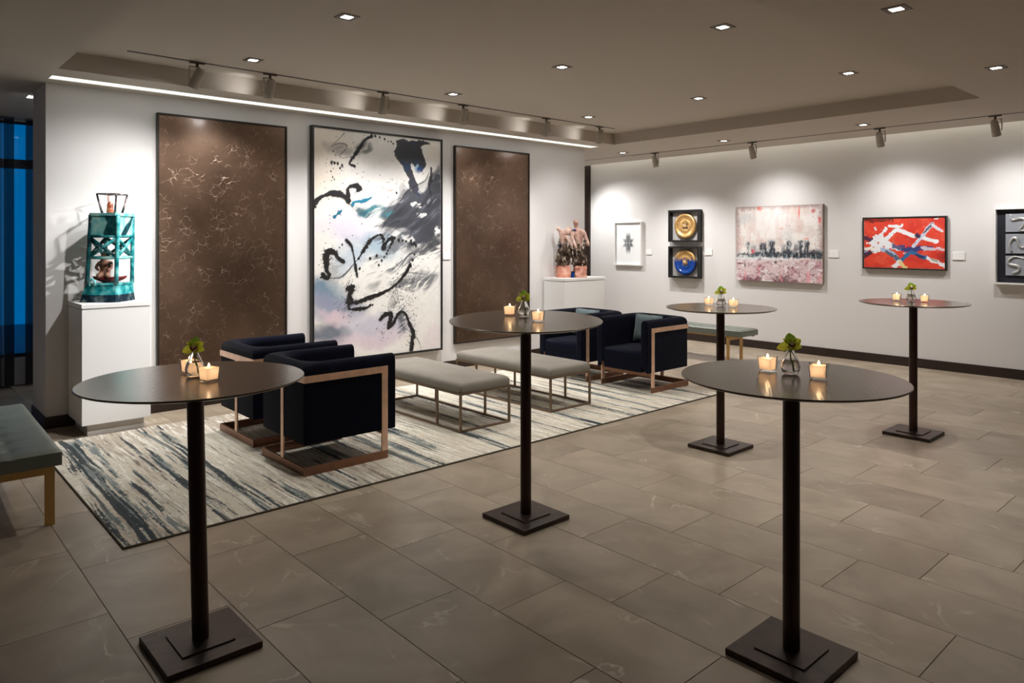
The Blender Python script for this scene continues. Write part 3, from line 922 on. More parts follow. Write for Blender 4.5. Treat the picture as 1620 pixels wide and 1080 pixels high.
def big_painting(nx, ny, w, h):
    U, V = np.meshgrid(np.linspace(0, 1, nx), np.linspace(0, 1, ny))
    X, Y = U * w, V * h
    C = np.zeros(U.shape + (3,)) + np.array(lin(226, 223, 218))
    def mix(c, f):
        nonlocal C
        f = np.clip(f, 0, 1)[..., None]; C = C * (1 - f) + np.asarray(c) * f
    n = vnoise(U, V, 4, 6, 1, 5); n2 = vnoise(U, V, 9, 14, 2, 4); n3 = vnoise(U, V, 60, 90, 5, 3)
    sA = np.clip((X * .84 - Y * .54 + 1.5) / 3.1, 0, 1); tA = np.clip((X * .54 + Y * .84) / 3.1, 0, 1)
    wv = (vnoise(U, V, 5, 7, 44, 3) - .5) * .05
    diag = vnoise(sA, np.clip(tA + wv, 0, 1), 5, 34, 9, 5, .6)                # streaks rising to the right
    diag2 = vnoise(sA, np.clip(tA + wv, 0, 1), 8, 60, 19, 4, .65)
    WU = U + (vnoise(U, V, 5, 7, 51, 4) - .5) * .22; WV = V + (vnoise(U, V, 5, 7, 52, 4) - .5) * .15
    mix(lin(228, 210, 190), (1 - sstep(.0, .45, U + .3 * (n - .5))) * (1 - sstep(.15, .55, V)) * .65)
    mix(lin(204, 198, 188), sstep(.5, .75, n) * .3)
    def blob(u, v, ru, rv, ed=.5, k=1.0):
        d = ((WU - u) / ru) ** 2 + ((WV - v) / rv) ** 2
        return np.clip(1.2 - d - ed * 1.2 * (.55 - n2), 0, 1) * k
    mix(lin(196, 190, 210), blob(.25, .43, .22, .08) * .7)
    mix(lin(140, 164, 182), blob(.45, .50, .24, .085) * .85)
    mix(lin(156, 176, 196), blob(.22, .56, .16, .06) * .6)
    mix(lin(106, 130, 150), blob(.05, .70, .24, .085) * .95)
    mix(lin(140, 144, 168), blob(.14, .77, .26, .07) * .85)
    mix(lin(182, 178, 198), blob(.42, .87, .32, .08) * .75)
    mix(lin(104, 110, 126), blob(.06, .885, .19, .06) * .95)
    mix(lin(214, 192, 200), blob(.14, .82, .12, .04) * .85)
    mix(lin(212, 192, 204), blob(.35, .925, .32, .04) * .75)
    mix(lin(220, 206, 210), blob(.95, .93, .12, .05) * .6)
    mix(lin(236, 234, 232), blob(.38, .22, .26, .13) * .6)
    # grey mass right of centre, edges broken by the brush streaks
    g = np.zeros(U.shape)
    for k in range(6):
        jx = (vnoise(U, V, 6, 9, 112 + k, 4) - .5) * .20; jy = (vnoise(U, V, 6, 9, 142 + k, 4) - .5) * .11
        g += inside(U + jx, V + jy, STROKES['grey'])
    g /= 6
    mix(lin(112, 114, 122), np.clip(g * 1.2, 0, 1) * sstep(.28, .50, diag + g * .12))
    mix(lin(66, 68, 76), np.clip(g * 1.2, 0, 1) * sstep(.40, .56, diag * .6 + diag2 * .4 + g * .10))
    mix(lin(38, 40, 46), g * sstep(.52, .66, diag * .6 + diag2 * .4) * .9)
    for (u, v, ru, rv, k) in ((.82, .38, .16, .075, .95), (.95, .30, .09, .14, .85), (.90, .45, .16, .05, .95), (.62, .43, .16, .05, .55), (.97, .50, .09, .05, .95), (.84, .52, .18, .03, .8), (.93, .39, .10, .06, .9)):
        mix(lin(52, 54, 60), blob(u, v, ru, rv, .9, k) * sstep(.30, .5, diag2))
    for (u, v, ru, rv, k) in ((.60, .58, .26, .05, .9), (.72, .55, .22, .045, .9), (.86, .65, .2, .05, .9), (.50, .46, .16, .04, .7), (.60, .49, .18, .04, .8), (.58, .80, .06, .07, .6), (.45, .60, .12, .03, .5), (.40, .35, .14, .03, .5), (.34, .05, .07, .05, .8), (.16, .08, .10, .05, .5), (.74, .69, .22, .05, .9), (.90, .72, .14, .05, .7), (.60, .84, .05, .08, .8), (.24, .74, .07, .06, .6), (.45, .66, .10, .04, .6), (.30, .27, .10, .03, .6), (.12, .60, .10, .06, .4)):
        mix(lin(78, 82, 90), blob(u, v, ru, rv, 1.0, k) * sstep(.42, .60, diag2))
    for (u, v, ru, rv, k) in ((.78, .315, .05, .014, .95), (.83, .352, .05, .014, .95), (.97, .44, .03, .03, .9), (.72, .47, .06, .02, .7)):
        d = ((U - u + .06 * (n3 - .5)) / ru) ** 2 + ((V - v + .05 * (n2 - .5)) / rv) ** 2
        mix(lin(226, 224, 222), np.clip(1.6 - d * 1.5, 0, 1) * k * sstep(.40, .52, diag2 + .1))
    # teal
    tw = np.zeros(U.shape)
    for k in range(4):
        tw += inside(U + (vnoise(U, V, 8, 12, 212 + k, 4) - .5) * .14, V + (vnoise(U, V, 8, 12, 242 + k, 4) - .5) * .07, STROKES['tealwash'])
    mix(lin(64, 120, 130), np.clip(tw / 4 * 1.1, 0, 1) * sstep(.34, .56, diag))
    mix(lin(46, 84, 96), blob(.34, .355, .10, .02, .6, .85) * sstep(.36, .5, diag2))
    # navy mass
    nv = np.zeros(U.shape)
    for k in range(3):
        nv += inside(U + (vnoise(U, V, 18, 26, 322 + k, 4) - .5) * .075, V + (vnoise(U, V, 18, 26, 352 + k, 4) - .5) * .04, STROKES['navy'])
    nv = sstep(.3, .7, nv / 3)
    mix(lin(24, 30, 42), nv * .97)
    mix(lin(22, 62, 106), nv * sstep(.48, .60, n2) * (1 - sstep(.0, .12, np.abs(U - .72 - (V - .05) * .35))) * .9)
    mix(lin(60, 60, 72), nv * sstep(.15, .24, V) * .85)
    mix(lin(28, 74, 128), blob(.79, .135, .04, .025, .3, .8)); mix(lin(160, 192, 220), blob(.765, .12, .014, .024, .2, .9))
    mix(lin(222, 212, 194), blob(.96, .06, .09, .05, .4, .6))
    # strokes: (name, half width m, colour, alpha, roughness of edge)
    K = lin(24, 22, 22); G = lin(96, 98, 98)
    S = [('swirl', .007, G, .8, .9), ('curl1', .008, G, .7, 1), ('curl2', .009, G, .6, 1), ('dash', .022, lin(62, 64, 68), .8, 1), ('Stail', .006, lin(60, 60, 62), .8, .6),
         ('teal1', .022, lin(22, 112, 142), 1, .5), ('teal2', .020, lin(18, 100, 128), 1, .4), ('orange', .007, lin(232, 160, 136), .8, .9),
         ('arc_left', .036, K, 1, .45), ('hook', .033, K, 1, .45), ('dia', .024, K, 1, .7), ('thin', .009, lin(40, 40, 44), .95, .3), ('rblob', .024, lin(34, 34, 38), .95, .5),
         ('rloop', .009, lin(34, 34, 38), .95, .3), ('rloop2', .010, lin(40, 40, 44), .95, .3),
         ('C', .041, K, 1, .6), ('Ctail', .011, lin(64, 66, 70), .9, .6), ('Ctail2', .026, K, 1, .9), ('X2', .018, K, 1, .5), ('hook2', .032, K, 1, .6),
         ('L', .027, K, 1, .6), ('L0', .048, K, 1, .7), ('L2', .023, K, 1, .6), ('S', .031, K, 1, .6)]
    ed = vnoise(U, V, 90, 130, 33, 2, .7)
    H = np.zeros(U.shape)
    for nm, wd, c, a, ro in S:
        pts = [(u * w, v * h) for u, v in smooth_pts(STROKES[nm], 6)]
        d, s = seg_dist(X, Y, pts)
        ww = wd * (1 + ro * 1.6 * (ed - .5)) * (.85 + .3 * np.sin(s * 9 + wd * 400))
        f = 1 - sstep(ww * .8, ww * 1.05, d)
        if a == 1 and wd > .015: mix(G, (1 - sstep(ww * 1.0, ww * 2.6, d)) * .30 * sstep(.5, .62, n3))
        mix(c, f * a)
        if a == 1: H = np.maximum(H, f * .004)
    for u, v, r in DOTS:
        r = r * .00135
        d = np.hypot((X - u * w) , (Y - v * h) * .8) + (ed - .5) * r * .8
        f = 1 - sstep(r * .8, r * 1.1, d); mix(K, f); H = np.maximum(H, f * .004)
    # black splatter
    rs = np.random.RandomState(4)
    for (cu, cv, su, sv, n_) in ((.2, .12, .1, .08, 40), (.1, .35, .08, .1, 25), (.09, .56, .03, .03, 95), (.25, .72, .03, .06, 95), (.62, .73, .04, .06, 220), (.72, .78, .05, .09, 220), (.5, .90, .03, .02, 26), (.82, .56, .06, .04, 30), (.6, .22, .1, .03, 25), (.5, .5, .25, .3, 60)):
        for k in range(n_):
            u, v = rs.normal(cu, su), rs.normal(cv, sv)
            if not (0 < u < 1 and 0 < v < 1): continue
            r = rs.uniform(.002, .0062)
            i0, i1 = max(0, int((v - .012) * ny)), min(ny, int((v + .012) * ny) + 1); j0, j1 = max(0, int((u - .014) * nx)), min(nx, int((u + .014) * nx) + 1)
            sub = np.clip(1.6 - np.hypot(X[i0:i1, j0:j1] - u * w, Y[i0:i1, j0:j1] - v * h) / r, 0, 1)[..., None]
            C[i0:i1, j0:j1] = C[i0:i1, j0:j1] * (1 - sub) + np.asarray(K) * sub
    C *= (.95 + .1 * n3)[..., None]
    return C, H
M['paint'] = attr_mat('painted_canvas', 0.5, bump=0.12, bscale=500)
pt = on_left('abstract_painting', 'very large black framed abstract painting of black strokes on white, blue and grey', 'painting', 3.564, .262)
PW, PH = 5.283 - 3.564, 2.831 - .262
frame_bars(PW, PH, .068, .022).obj('frame', M['frame_black'], pt)
cv = B().box(.022, PW - .022, .022, PH - .022, .004, .0535).obj('canvas', M['frame_white'], pt)
col_, hh = big_painting(330, 490, PW - .05, PH - .05)
link('paint_surface', grid_mesh('paint_surface', PW - .05, PH - .05, 330, 490, col_, M['paint'], hh), cv, (.025, .025, .0545))

def wall_label(t_fn, name, a, z, w, h, lab):
    t = t_fn(name, lab, 'label', a, z, 'blank white caption cards')
    B().box(0, w, 0, h, 0, .012, .001, 1).obj('card', M['label'], t)
wall_label(on_left, 'caption_card', 5.33, 1.362, .115, .085, 'blank white caption card between the big abstract painting and the right bronze panel')

# ------------------------------------------------------------------ pedestals and sculptures
def pedestal(x0, x1, y0, y1, h, label, inset=.05):
    t = thing('pedestal', label, 'pedestal', (x0, y0, 0))
    w, d = x1 - x0, y1 - y0
    B().box(inset, w - inset + .01, inset, d - .01, 0, .095).obj('plinth', M['plinth'], t)
    B().box(0, w, 0, d, .095, h - .045, .002, 1).obj('body', M['white_lacquer'], t)
    B().box(.008, w - .008, .008, d - .008, h - .045, h - .036).obj('shadow_gap', M['plinth'], t)
    B().box(-.004, w + .004, -.004, d, h - .036, h, .002, 1).obj('top_slab', M['white_lacquer'], t)
pedestal(1.322, 1.838, 6.655, 7.165, 1.08, 'tall white pedestal under the teal tower sculpture at the left')
pedestal(7.06, 7.89, 6.765, 7.165, 1.08, 'white pedestal under the pink figure sculpture at the wall end')

def skin_obj(name, pts, edges, m, parent, sub=1):
    me = bpy.data.meshes.new(name)
    me.from_pydata([p[:3] for p in pts], edges, [])
    o = link(name, me, parent)
    md = o.modifiers.new('skin', 'SKIN'); md.use_smooth_shade = True
    for i, p in enumerate(pts):
        me.skin_vertices[0].data[i].radius = (p[3], p[3])
    me.skin_vertices[0].data[0].use_root = True
    if sub:
        s = o.modifiers.new('sub', 'SUBSURF'); s.levels = sub; s.render_levels = sub
    me.materials.append(m)
    return o

# teal ceramic tower
sc = thing('tower_sculpture', 'teal glazed ceramic tower sculpture with a seated clay figure on the left pedestal', 'sculpture', (1.585, 6.91, 1.08), math.radians(47))
def sq(s, ox=0, oy=0): return [(-s + ox, -s + oy), (s + ox, -s + oy), (s + ox, s + oy), (-s + ox, s + oy)]
def frustum(b, s0, z0, s1, z1, o0=(0, 0), o1=(0, 0), n=20, rnd=.25):
    def ring(s, z, oo):
        r = []
        for i in range(n):
            a = 2 * PI * (i + .5) / n
            c_, s_ = math.cos(a), math.sin(a)
            k = 1 / max(abs(c_), abs(s_)); k = min(k, 1 + (1.414 - 1) * (1 - rnd))
            r.append(b.bm.verts.new((s * k * c_ + oo[0], s * k * s_ + oo[1], z)))
        return r
    A_, C_ = ring(s0, z0, o0), ring(s1, z1, o1)
    b.bm.faces.new(A_[::-1]); b.bm.faces.new(C_)
    for i in range(n): b.bm.faces.new((A_[i], A_[(i + 1) % n], C_[(i + 1) % n], C_[i]))
    return b
b = B(); frustum(b, .165, 0, .153, .062, (-.012, .012), (-.008, .008)); smooth_by_angle(b.obj('base_foot', M['indigo'], sc), .5)
b = B(); frustum(b, .154, .062, .140, .150, (-.008, .008), (0, 0)); frustum(b, .147, .146, .140, .158); smooth_by_angle(b.obj('base_drum', M['teal'], sc), .5)
P0, P1, ZB, Z1_, Z2_, ZT = .123, .116, .15, .375, .555, .735
def corner(k, z):
    s = P0 + (P1 - P0) * (z - ZB) / (ZT - ZB)
    sh = .012 * (z - ZB) / (ZT - ZB)
    sx_, sy_ = ((-1, -1), (1, -1), (1, 1), (-1, 1))[k]
    return Vector((sx_ * s + sh, sy_ * s - sh, z))
for k in range(4):
    B().tube([corner(k, z) for z in (ZB, .26, .375, .47, .555, .65, ZT)], [.019, .016, .018, .017, .018, .016, .018], 8).obj('post', M['teal'] if k != 3 else M['teal_dark'], sc, True)
for k in range(4):
    j = (k + 1) % 4
    B().tube([corner(k, Z1_), (corner(k, Z1_) + corner(j, Z1_)) / 2 + Vector((0, 0, -.004)), corner(j, Z1_)], .013, 8).obj('rail', M['teal_pale'], sc, True)
    B().tube([corner(k, Z2_), corner(j, Z2_)], .013, 8).obj('rail', M['teal'], sc, True)
    B().tube([corner(k, Z1_), corner(j, Z2_ - .01)], .014, 8).obj('brace', M['teal'], sc, True)
    B().tube([corner(k, Z2_ - .01), corner(j, Z1_)], .014, 8).obj('brace', M['teal_dark'] if k else M['teal'], sc, True)
for k in range(4):
    j = (k + 1) % 4
    a, c = corner(k, Z2_), corner(j, Z2_); d, e = corner(k, ZT), corner(j, ZT)
    b = B(); nrm = (c - a).cross(Vector((0, 0, 1))).normalized() * .006
    vs_ = [b.bm.verts.new(p + s * nrm) for s in (-1, 1) for p in (a, c, e, d)]
    for q in ((0, 1, 2, 3), (7, 6, 5, 4), (0, 4, 5, 1), (1, 5, 6, 2), (2, 6, 7, 3), (3, 7, 4, 0)): b.bm.faces.new([vs_[i] for i in q])
    b.obj('wall_slab', M['aqua'], sc)
# dark figure silhouettes in relief on the two front slabs
def relief(k, prof, name):
    a, c = corner(k, Z2_), corner((k + 1) % 4, Z2_); d, e = corner(k, ZT), corner((k + 1) % 4, ZT)
    nrm = (c - a).cross(Vector((0, 0, 1))).normalized()
    b = B(); f_, g_ = [], []
    for u, v in prof:
        p = a.lerp(c, u).lerp(d.lerp(e, u), v)
        f_.append(b.bm.verts.new(p + nrm * .0105)); g_.append(b.bm.verts.new(p + nrm * .004))
    n = len(prof)
    b.bm.faces.new(f_); b.bm.faces.new(g_[::-1])
    for i in range(n): b.bm.faces.new((f_[i], g_[i], g_[(i + 1) % n], f_[(i + 1) % n]))
    b.obj(name, M['teal_dark'], sc)
relief(3, [(.50, 0), (.96, 0), (.94, 1), (.56, 1), (.58, .85), (.66, .66), (.60, .45), (.54, .2)], 'figure_relief')
relief(0, [(.12, 0), (.42, 0), (.62, .25), (.80, .55), (.93, .95), (.90, .95), (.70, .72), (.45, .5), (.25, .2)], 'figure_relief')
b = B(); frustum(b, .136, ZT - .008, .136, ZT + .016, (.012, -.012), (.012, -.012), 24, .1); smooth_by_angle(b.obj('platform', M['teal_pale'], sc), .5)
tb = lambda k, s, z: Vector((((-1, -1), (1, -1), (1, 1), (-1, 1))[k][0] * s + .012, ((-1, -1), (1, -1), (1, 1), (-1, 1))[k][1] * s - .012, z))
for k in range(4):
    B().tube([tb(k, .054, ZT + .014), tb(k, .070, .83), tb(k, .084, .915)], [.011, .008, .008], 8).obj('lantern_bar', [M['dark_glaze'], M['dark_glaze'], M['pale_clay'], M['dark_glaze']][k], sc, True)
b = B()
for k in range(4): b.tube([tb(k, .084, .915), tb((k + 1) % 4, .084, .915)], .006, 6)
b.obj('lantern_rim', M['dark_glaze'], sc, True)
B().lathe([(0, 0), (.026, .001), (.028, .02), (.024, .024), (.029, .03), (.024, .036), (.024, .075), (.018, .092), (.008, .102), (0, .104)], 18, (.0, -.0, ZT + .015)).obj('lantern_figure', M['copper_glaze'], sc, True)
# boat and figure inside
b = B()
n = 28
rings = []
for zz, s in ((.160, .62), (.178, .9), (.200, 1.0), (.204, .92), (.192, .80)):
    rings.append([b.bm.verts.new((.118 * s * math.cos(2 * PI * i / n) * (1 + .12 * abs(math.cos(2 * PI * i / n))) , .062 * s * math.sin(2 * PI * i / n), zz + .012 * abs(math.cos(2 * PI * i / n)) ** 3)) for i in range(n)])
for a, c in zip(rings[:-1], rings[1:]):
    for i in range(n): b.bm.faces.new((a[i], a[(i + 1) % n], c[(i + 1) % n], c[i]))
b.bm.faces.new(rings[0][::-1]); b.bm.faces.new(rings[-1])
b.obj('boat', M['red_glaze'], sc, True, rot=(0, 0, math.radians(-62)))
skin_obj('seated_figure', [(0, .01, .215, .036), (0, .02, .26, .030), (-.01, .02, .31, .040), (-.012, .02, .352, .020), (-.012, .016, .385, .026), (-.012, .014, .415, .020),
                           (-.055, .03, .325, .016), (-.075, .02, .285, .014), (-.03, -.03, .262, .012), (.04, .02, .325, .016), (.055, .0, .285, .013), (.03, -.045, .262, .011),
                           (-.03, -.05, .225, .024), (-.03, -.09, .212, .016), (.04, -.045, .225, .024), (.05, -.085, .212, .016)],
         [(0, 1), (1, 2), (2, 3), (3, 4), (4, 5), (2, 6), (6, 7), (7, 8), (2, 9), (9, 10), (10, 11), (0, 12), (12, 13), (0, 14), (14, 15)], M['clay_brown'], sc)
bpy.data.objects['seated_figure'].rotation_euler = (0, 0, math.radians(-75)); bpy.data.objects['seated_figure'].location = (-.02, .035, 0)
hl = corner(0, .15)
B().tube([Vector((-.150, .085, .14)), Vector((-.156, .085, .178)), Vector((-.158, .062, .196)), Vector((-.156, .04, .178)), Vector((-.150, .04, .14))], .010, 8).obj('handle', M['teal_pale'], sc, True)

# pink clay figure group
ps = thing('figure_sculpture', 'pink clay sculpture of two bodies over dark coral tangles on the right pedestal', 'sculpture', (7.40, 6.965, 1.08), math.radians(-36))
def rough_block(x0, x1, y0, y1, z1, seed):
    b = B(); b.box(x0, x1, y0, y1, 0, z1)
    bmesh.ops.subdivide_edges(b.bm, edges=list(b.bm.edges), cuts=5, use_grid_fill=True)
    rs = random.Random(seed)
    for v in b.bm.verts:
        if v.co.z > .002:
            v.co += Vector((rs.uniform(-1, 1), rs.uniform(-1, 1), rs.uniform(-1, 1))) * .009
    return b
smooth_by_angle(rough_block(-.205, -.028, -.105, .095, .165, 1).obj('clay_block', M['pink_clay'], ps), 1.2)
smooth_by_angle(rough_block(.045, .205, -.105, .095, .160, 2).obj('clay_block', M['pink_clay'], ps), 1.2)
B().box(-.035, .05, -.06, .07, 0, .085, .006).obj('blue_glazed_foot', M['indigo'], ps)
B().box(-.012, .026, -.075, -.058, 0, .07, .004).obj('blue_chip', M['blue_lacquer'], ps)
rs = random.Random(12)
b = B()
for k in range(104):
    sd = -1 if k % 2 else 1
    cx_, cy_ = sd * .115 + rs.uniform(-.085, .085), rs.uniform(-.10, .085)
    z0 = rs.uniform(.13, .22); hgt = rs.uniform(.12, .33)
    pts = []
    a0 = rs.uniform(0, 6.28)
    for i in range(7):
        t = i / 6
        pts.append((cx_ * (1 - .15 * t) + .020 * math.sin(a0 + t * 5), cy_ + .018 * math.cos(a0 + t * 6), z0 + hgt * t))
    b.tube(pts, [.011 - .005 * i / 6 for i in range(7)], 6)
for k in range(60):
    sd = -1 if k % 2 else 1
    c = Vector((sd * .115 + rs.uniform(-.09, .09), rs.choice((-.10, -.07, .0, .08)), rs.uniform(.20, .52)))
    r = rs.uniform(.012, .024); ax = rs.uniform(0, PI); t_ = rs.uniform(-.7, .7)
    e1 = Vector((math.cos(t_), math.sin(t_) * .5, 0)).normalized(); e2 = Vector((0, .3 * math.sin(ax), 1)).normalized()
    b.tube([c + e1 * r * math.cos(2 * PI * i / 10) + e2 * r * math.sin(2 * PI * i / 10) for i in range(10)], .0055, 5, True)
o = b.obj('coral_tangle', M['coral'], ps, True); o['kind'] = 'stuff'
B().lathe([(.016, 0), (.026, .02), (.028, .05), (.021, .05), (.018, .02), (0, .015)], 16, (-.175, -.085, .42)).obj('cup', M['indigo'], ps, True)
# standing human torso on the right: head turned to the left
skin_obj('human_figure', [(.10, 0, .36, .062), (.105, 0, .45, .066), (.10, 0, .56, .074), (.085, 0, .655, .060), (.072, -.005, .695, .021), (.066, -.014, .735, .034), (.060, -.020, .775, .044), (.064, -.014, .812, .030),
                          (.175, -.005, .635, .036), (.205, -.02, .55, .031), (.225, -.05, .475, .028), (.235, -.075, .44, .026),
                          (.02, -.045, .64, .033), (-.01, -.085, .57, .028), (.02, -.10, .49, .024), (.055, -.105, .40, .020)],
         [(0, 1), (1, 2), (2, 3), (3, 4), (4, 5), (5, 6), (6, 7), (3, 8), (8, 9), (9, 10), (10, 11), (3, 12), (12, 13), (13, 14), (14, 15)], M['pale_clay'], ps, 2)
skin_obj('bending_figure', [(-.09, .0, .40, .050), (-.105, .0, .48, .052), (-.125, .0, .56, .046), (-.10, -.02, .63, .042), (-.06, -.03, .675, .038), (-.01, -.035, .715, .030),
                            (-.15, .0, .63, .030), (-.175, -.005, .68, .028), (-.215, -.01, .695, .022), (-.03, -.06, .62, .036), (.02, -.07, .655, .026),
                            (-.06, -.07, .55, .026), (-.03, -.095, .48, .020), (.0, -.10, .42, .016)],
         [(0, 1), (1, 2), (2, 3), (3, 4), (4, 5), (2, 6), (6, 7), (7, 8), (4, 9), (9, 10), (2, 11), (11, 12), (12, 13)], M['pale_clay'], ps, 2)
B().ball((.035, -.075, .665), .018, (1.4, .7, .6)).obj('blue_face_chip', M['blue_lacquer'], ps, True)

# ================================================================== BACK WALL ART
def rot_frame(t, w, h, d, th, m, name='frame'):
    return frame_bars(w, h, d, th).obj(name, m, t)
# white framed star print
t = on_back('framed_print', 'white framed print of a dark eight-pointed star', 'print', 8.225, 1.165)
w, h = .60, .757
rot_frame(t, w, h, .05, .022, M['frame_white'])
B().box(.022, w - .022, .022, h - .022, .003, .012).obj('backing', M['label'], t)
def star_print(nx, ny, w, h):
    U, V = np.meshgrid(np.linspace(0, 1, nx), np.linspace(0, 1, ny))
    x = (U - .49) * w / 1.22; y = (V - .485) * h / 1.16
    C = np.zeros(U.shape + (3,)) + np.array(lin(244, 244, 243))
    r = np.hypot(x, y); a = np.arctan2(y, x)
    k = vnoise(U, V, 60, 4, 7, 2)
    f = np.zeros(U.shape)
    for ang, ln_, wd in [(PI / 2 - .14, .175, .072), (PI / 2 + .14, .175, .072), (-PI / 2 - .14, .17, .072), (-PI / 2 + .14, .17, .072),
                         (.52, .128, .066), (PI - .52, .128, .066), (-.52, .125, .066), (PI + .52, .125, .066), (.0, .08, .06), (PI, .08, .06)]:
        s = x * math.cos(ang) + y * math.sin(ang); q = np.abs(-x * math.sin(ang) + y * math.cos(ang))
        g = (1 - sstep(.4, 1.0, q / np.maximum(wd * (1 - s / ln_ * .75), 1e-4))) * (s > 0) * (1 - sstep(.55, 1.0, s / ln_) * .75) * (s < ln_)
        f = np.maximum(f, g)
    c = np.array(lin(52, 56, 66))
    f = np.clip(f * (.8 + .5 * (k - .5)), 0, 1)[..., None]
    C = C * (1 - f) + c * f
    ln2 = (np.abs(y) < .004) & (np.abs(x) < .07)
    C[ln2] = lin(190, 192, 196)
    return C
M['print'] = attr_mat('printed_paper', 0.7)
link('print_sheet', grid_mesh('print_sheet', w - .046, h - .046, 120, 150, star_print(120, 150, w, h), M['print']), t, (.023, .023, .0135))
# button shadow boxes
def shadow_box(z, label, half_blue):
    t = on_back('shadow_box', label, 'artwork', 7.038, z, 'black shadow boxes with giant buttons')
    w, h = .580, .515 if not half_blue else .508
    rot_frame(t, w, h, .10, .030, M['frame_black'])
    B().box(.03, w - .03, .03, h - .03, .002, .012).obj('backing', M['mat_grey'], t)
    R = .205
    cx_, cy_ = w / 2, h / 2
    prof = [(0, .046), (.035, .046), (.075, .044), (.085, .050), (.092, .044), (.145, .046), (.152, .054), (.160, .060), (.185, .062), (.200, .052), (R, .038), (.195, .024), (0, .022)]
    bt = B().lathe(prof, 56, (cx_, cy_, 0), cap=False).obj('button_disc', M['gold'], t, True)
    if half_blue:
        # blue glaze poured over the lower part with drips, a shell just proud of the disc
        b = B()
        n_a, pr = 72, [(.0, .0475), (.035, .0475), (.075, .0457), (.085, .0517), (.092, .0457), (.145, .0477), (.152, .0557), (.160, .0617), (.185, .0637), (.201, .0535), (R + .002, .038), (.197, .023)]
        rs = random.Random(9)
        xs = np.linspace(-R, R, 400)
        drip = [.045 + .035 * rs.uniform(-1, 1) for _ in range(44)]
        def top(x):
            k = (x + R) / (2 * R) * 41.99; i = int(k)
            return drip[i]
        grid = {}
        for i in range(n_a * 2):
            for j, (r, zz) in enumerate(pr):
                a = 2 * PI * i / (n_a * 2)
                grid[i, j] = (r * math.cos(a), r * math.sin(a), zz)
        vv = {}
        def V_(i, j):
            i %= n_a * 2
            if (i, j) not in vv:
                x, y, zz = grid[i, j]; vv[i, j] = b.bm.verts.new((cx_ + x, cy_ + y, zz))
            return vv[i, j]
        # finer radial steps
        pr2 = []
        for (r0, z0), (r1, z1) in zip(pr[:-1], pr[1:]):
            for q in range(3): pr2.append((r0 + (r1 - r0) * q / 3, z0 + (z1 - z0) * q / 3))
        pr2.append(pr[-1]); pr = pr2
        for i in range(n_a * 2):
            for j, (r, zz) in enumerate(pr):
                a = 2 * PI * i / (n_a * 2); grid[i, j] = (r * math.cos(a), r * math.sin(a), zz)
        for i in range(n_a * 2):
            for j in range(1, len(pr) - 1):
                a = 2 * PI * (i + .5) / (n_a * 2); r = (pr[j][0] + pr[j + 1][0]) / 2
                x, y = r * math.cos(a), r * math.sin(a)
                if y < top(max(-R, min(R, x))) and not (abs(x) < .05 and abs(y) < .05):
                    b.bm.faces.new((V_(i, j), V_(i + 1, j), V_(i + 1, j + 1), V_(i, j + 1)))
        b.obj('blue_glaze', M['blue_lacquer'], t, True)
    for sx_ in (-1, 1):
        for sy_ in (-1, 1):
            B().lathe([(.016, .0465), (.016, .0515), (.011, .0515), (.011, .0475), (0, .0475)], 16, (cx_ + sx_ * .030, cy_ + sy_ * .030, 0), cap=False).obj('button_hole', M['frame_black'], t, True)
    B().tube([(cx_ - .03, cy_ - .03, .053), (cx_, cy_, .062), (cx_ + .03, cy_ + .03, .053)], .006, 6).tube([(cx_ + .03, cy_ - .03, .053), (cx_, cy_, .068), (cx_ - .03, cy_ + .03, .053)], .006, 6).obj('thread', M['thread'], t, True)
shadow_box(1.574, 'upper black shadow box holding a giant gold button', False)
shadow_box(.994, 'lower black shadow box holding a giant gold button dipped in blue glaze', True)

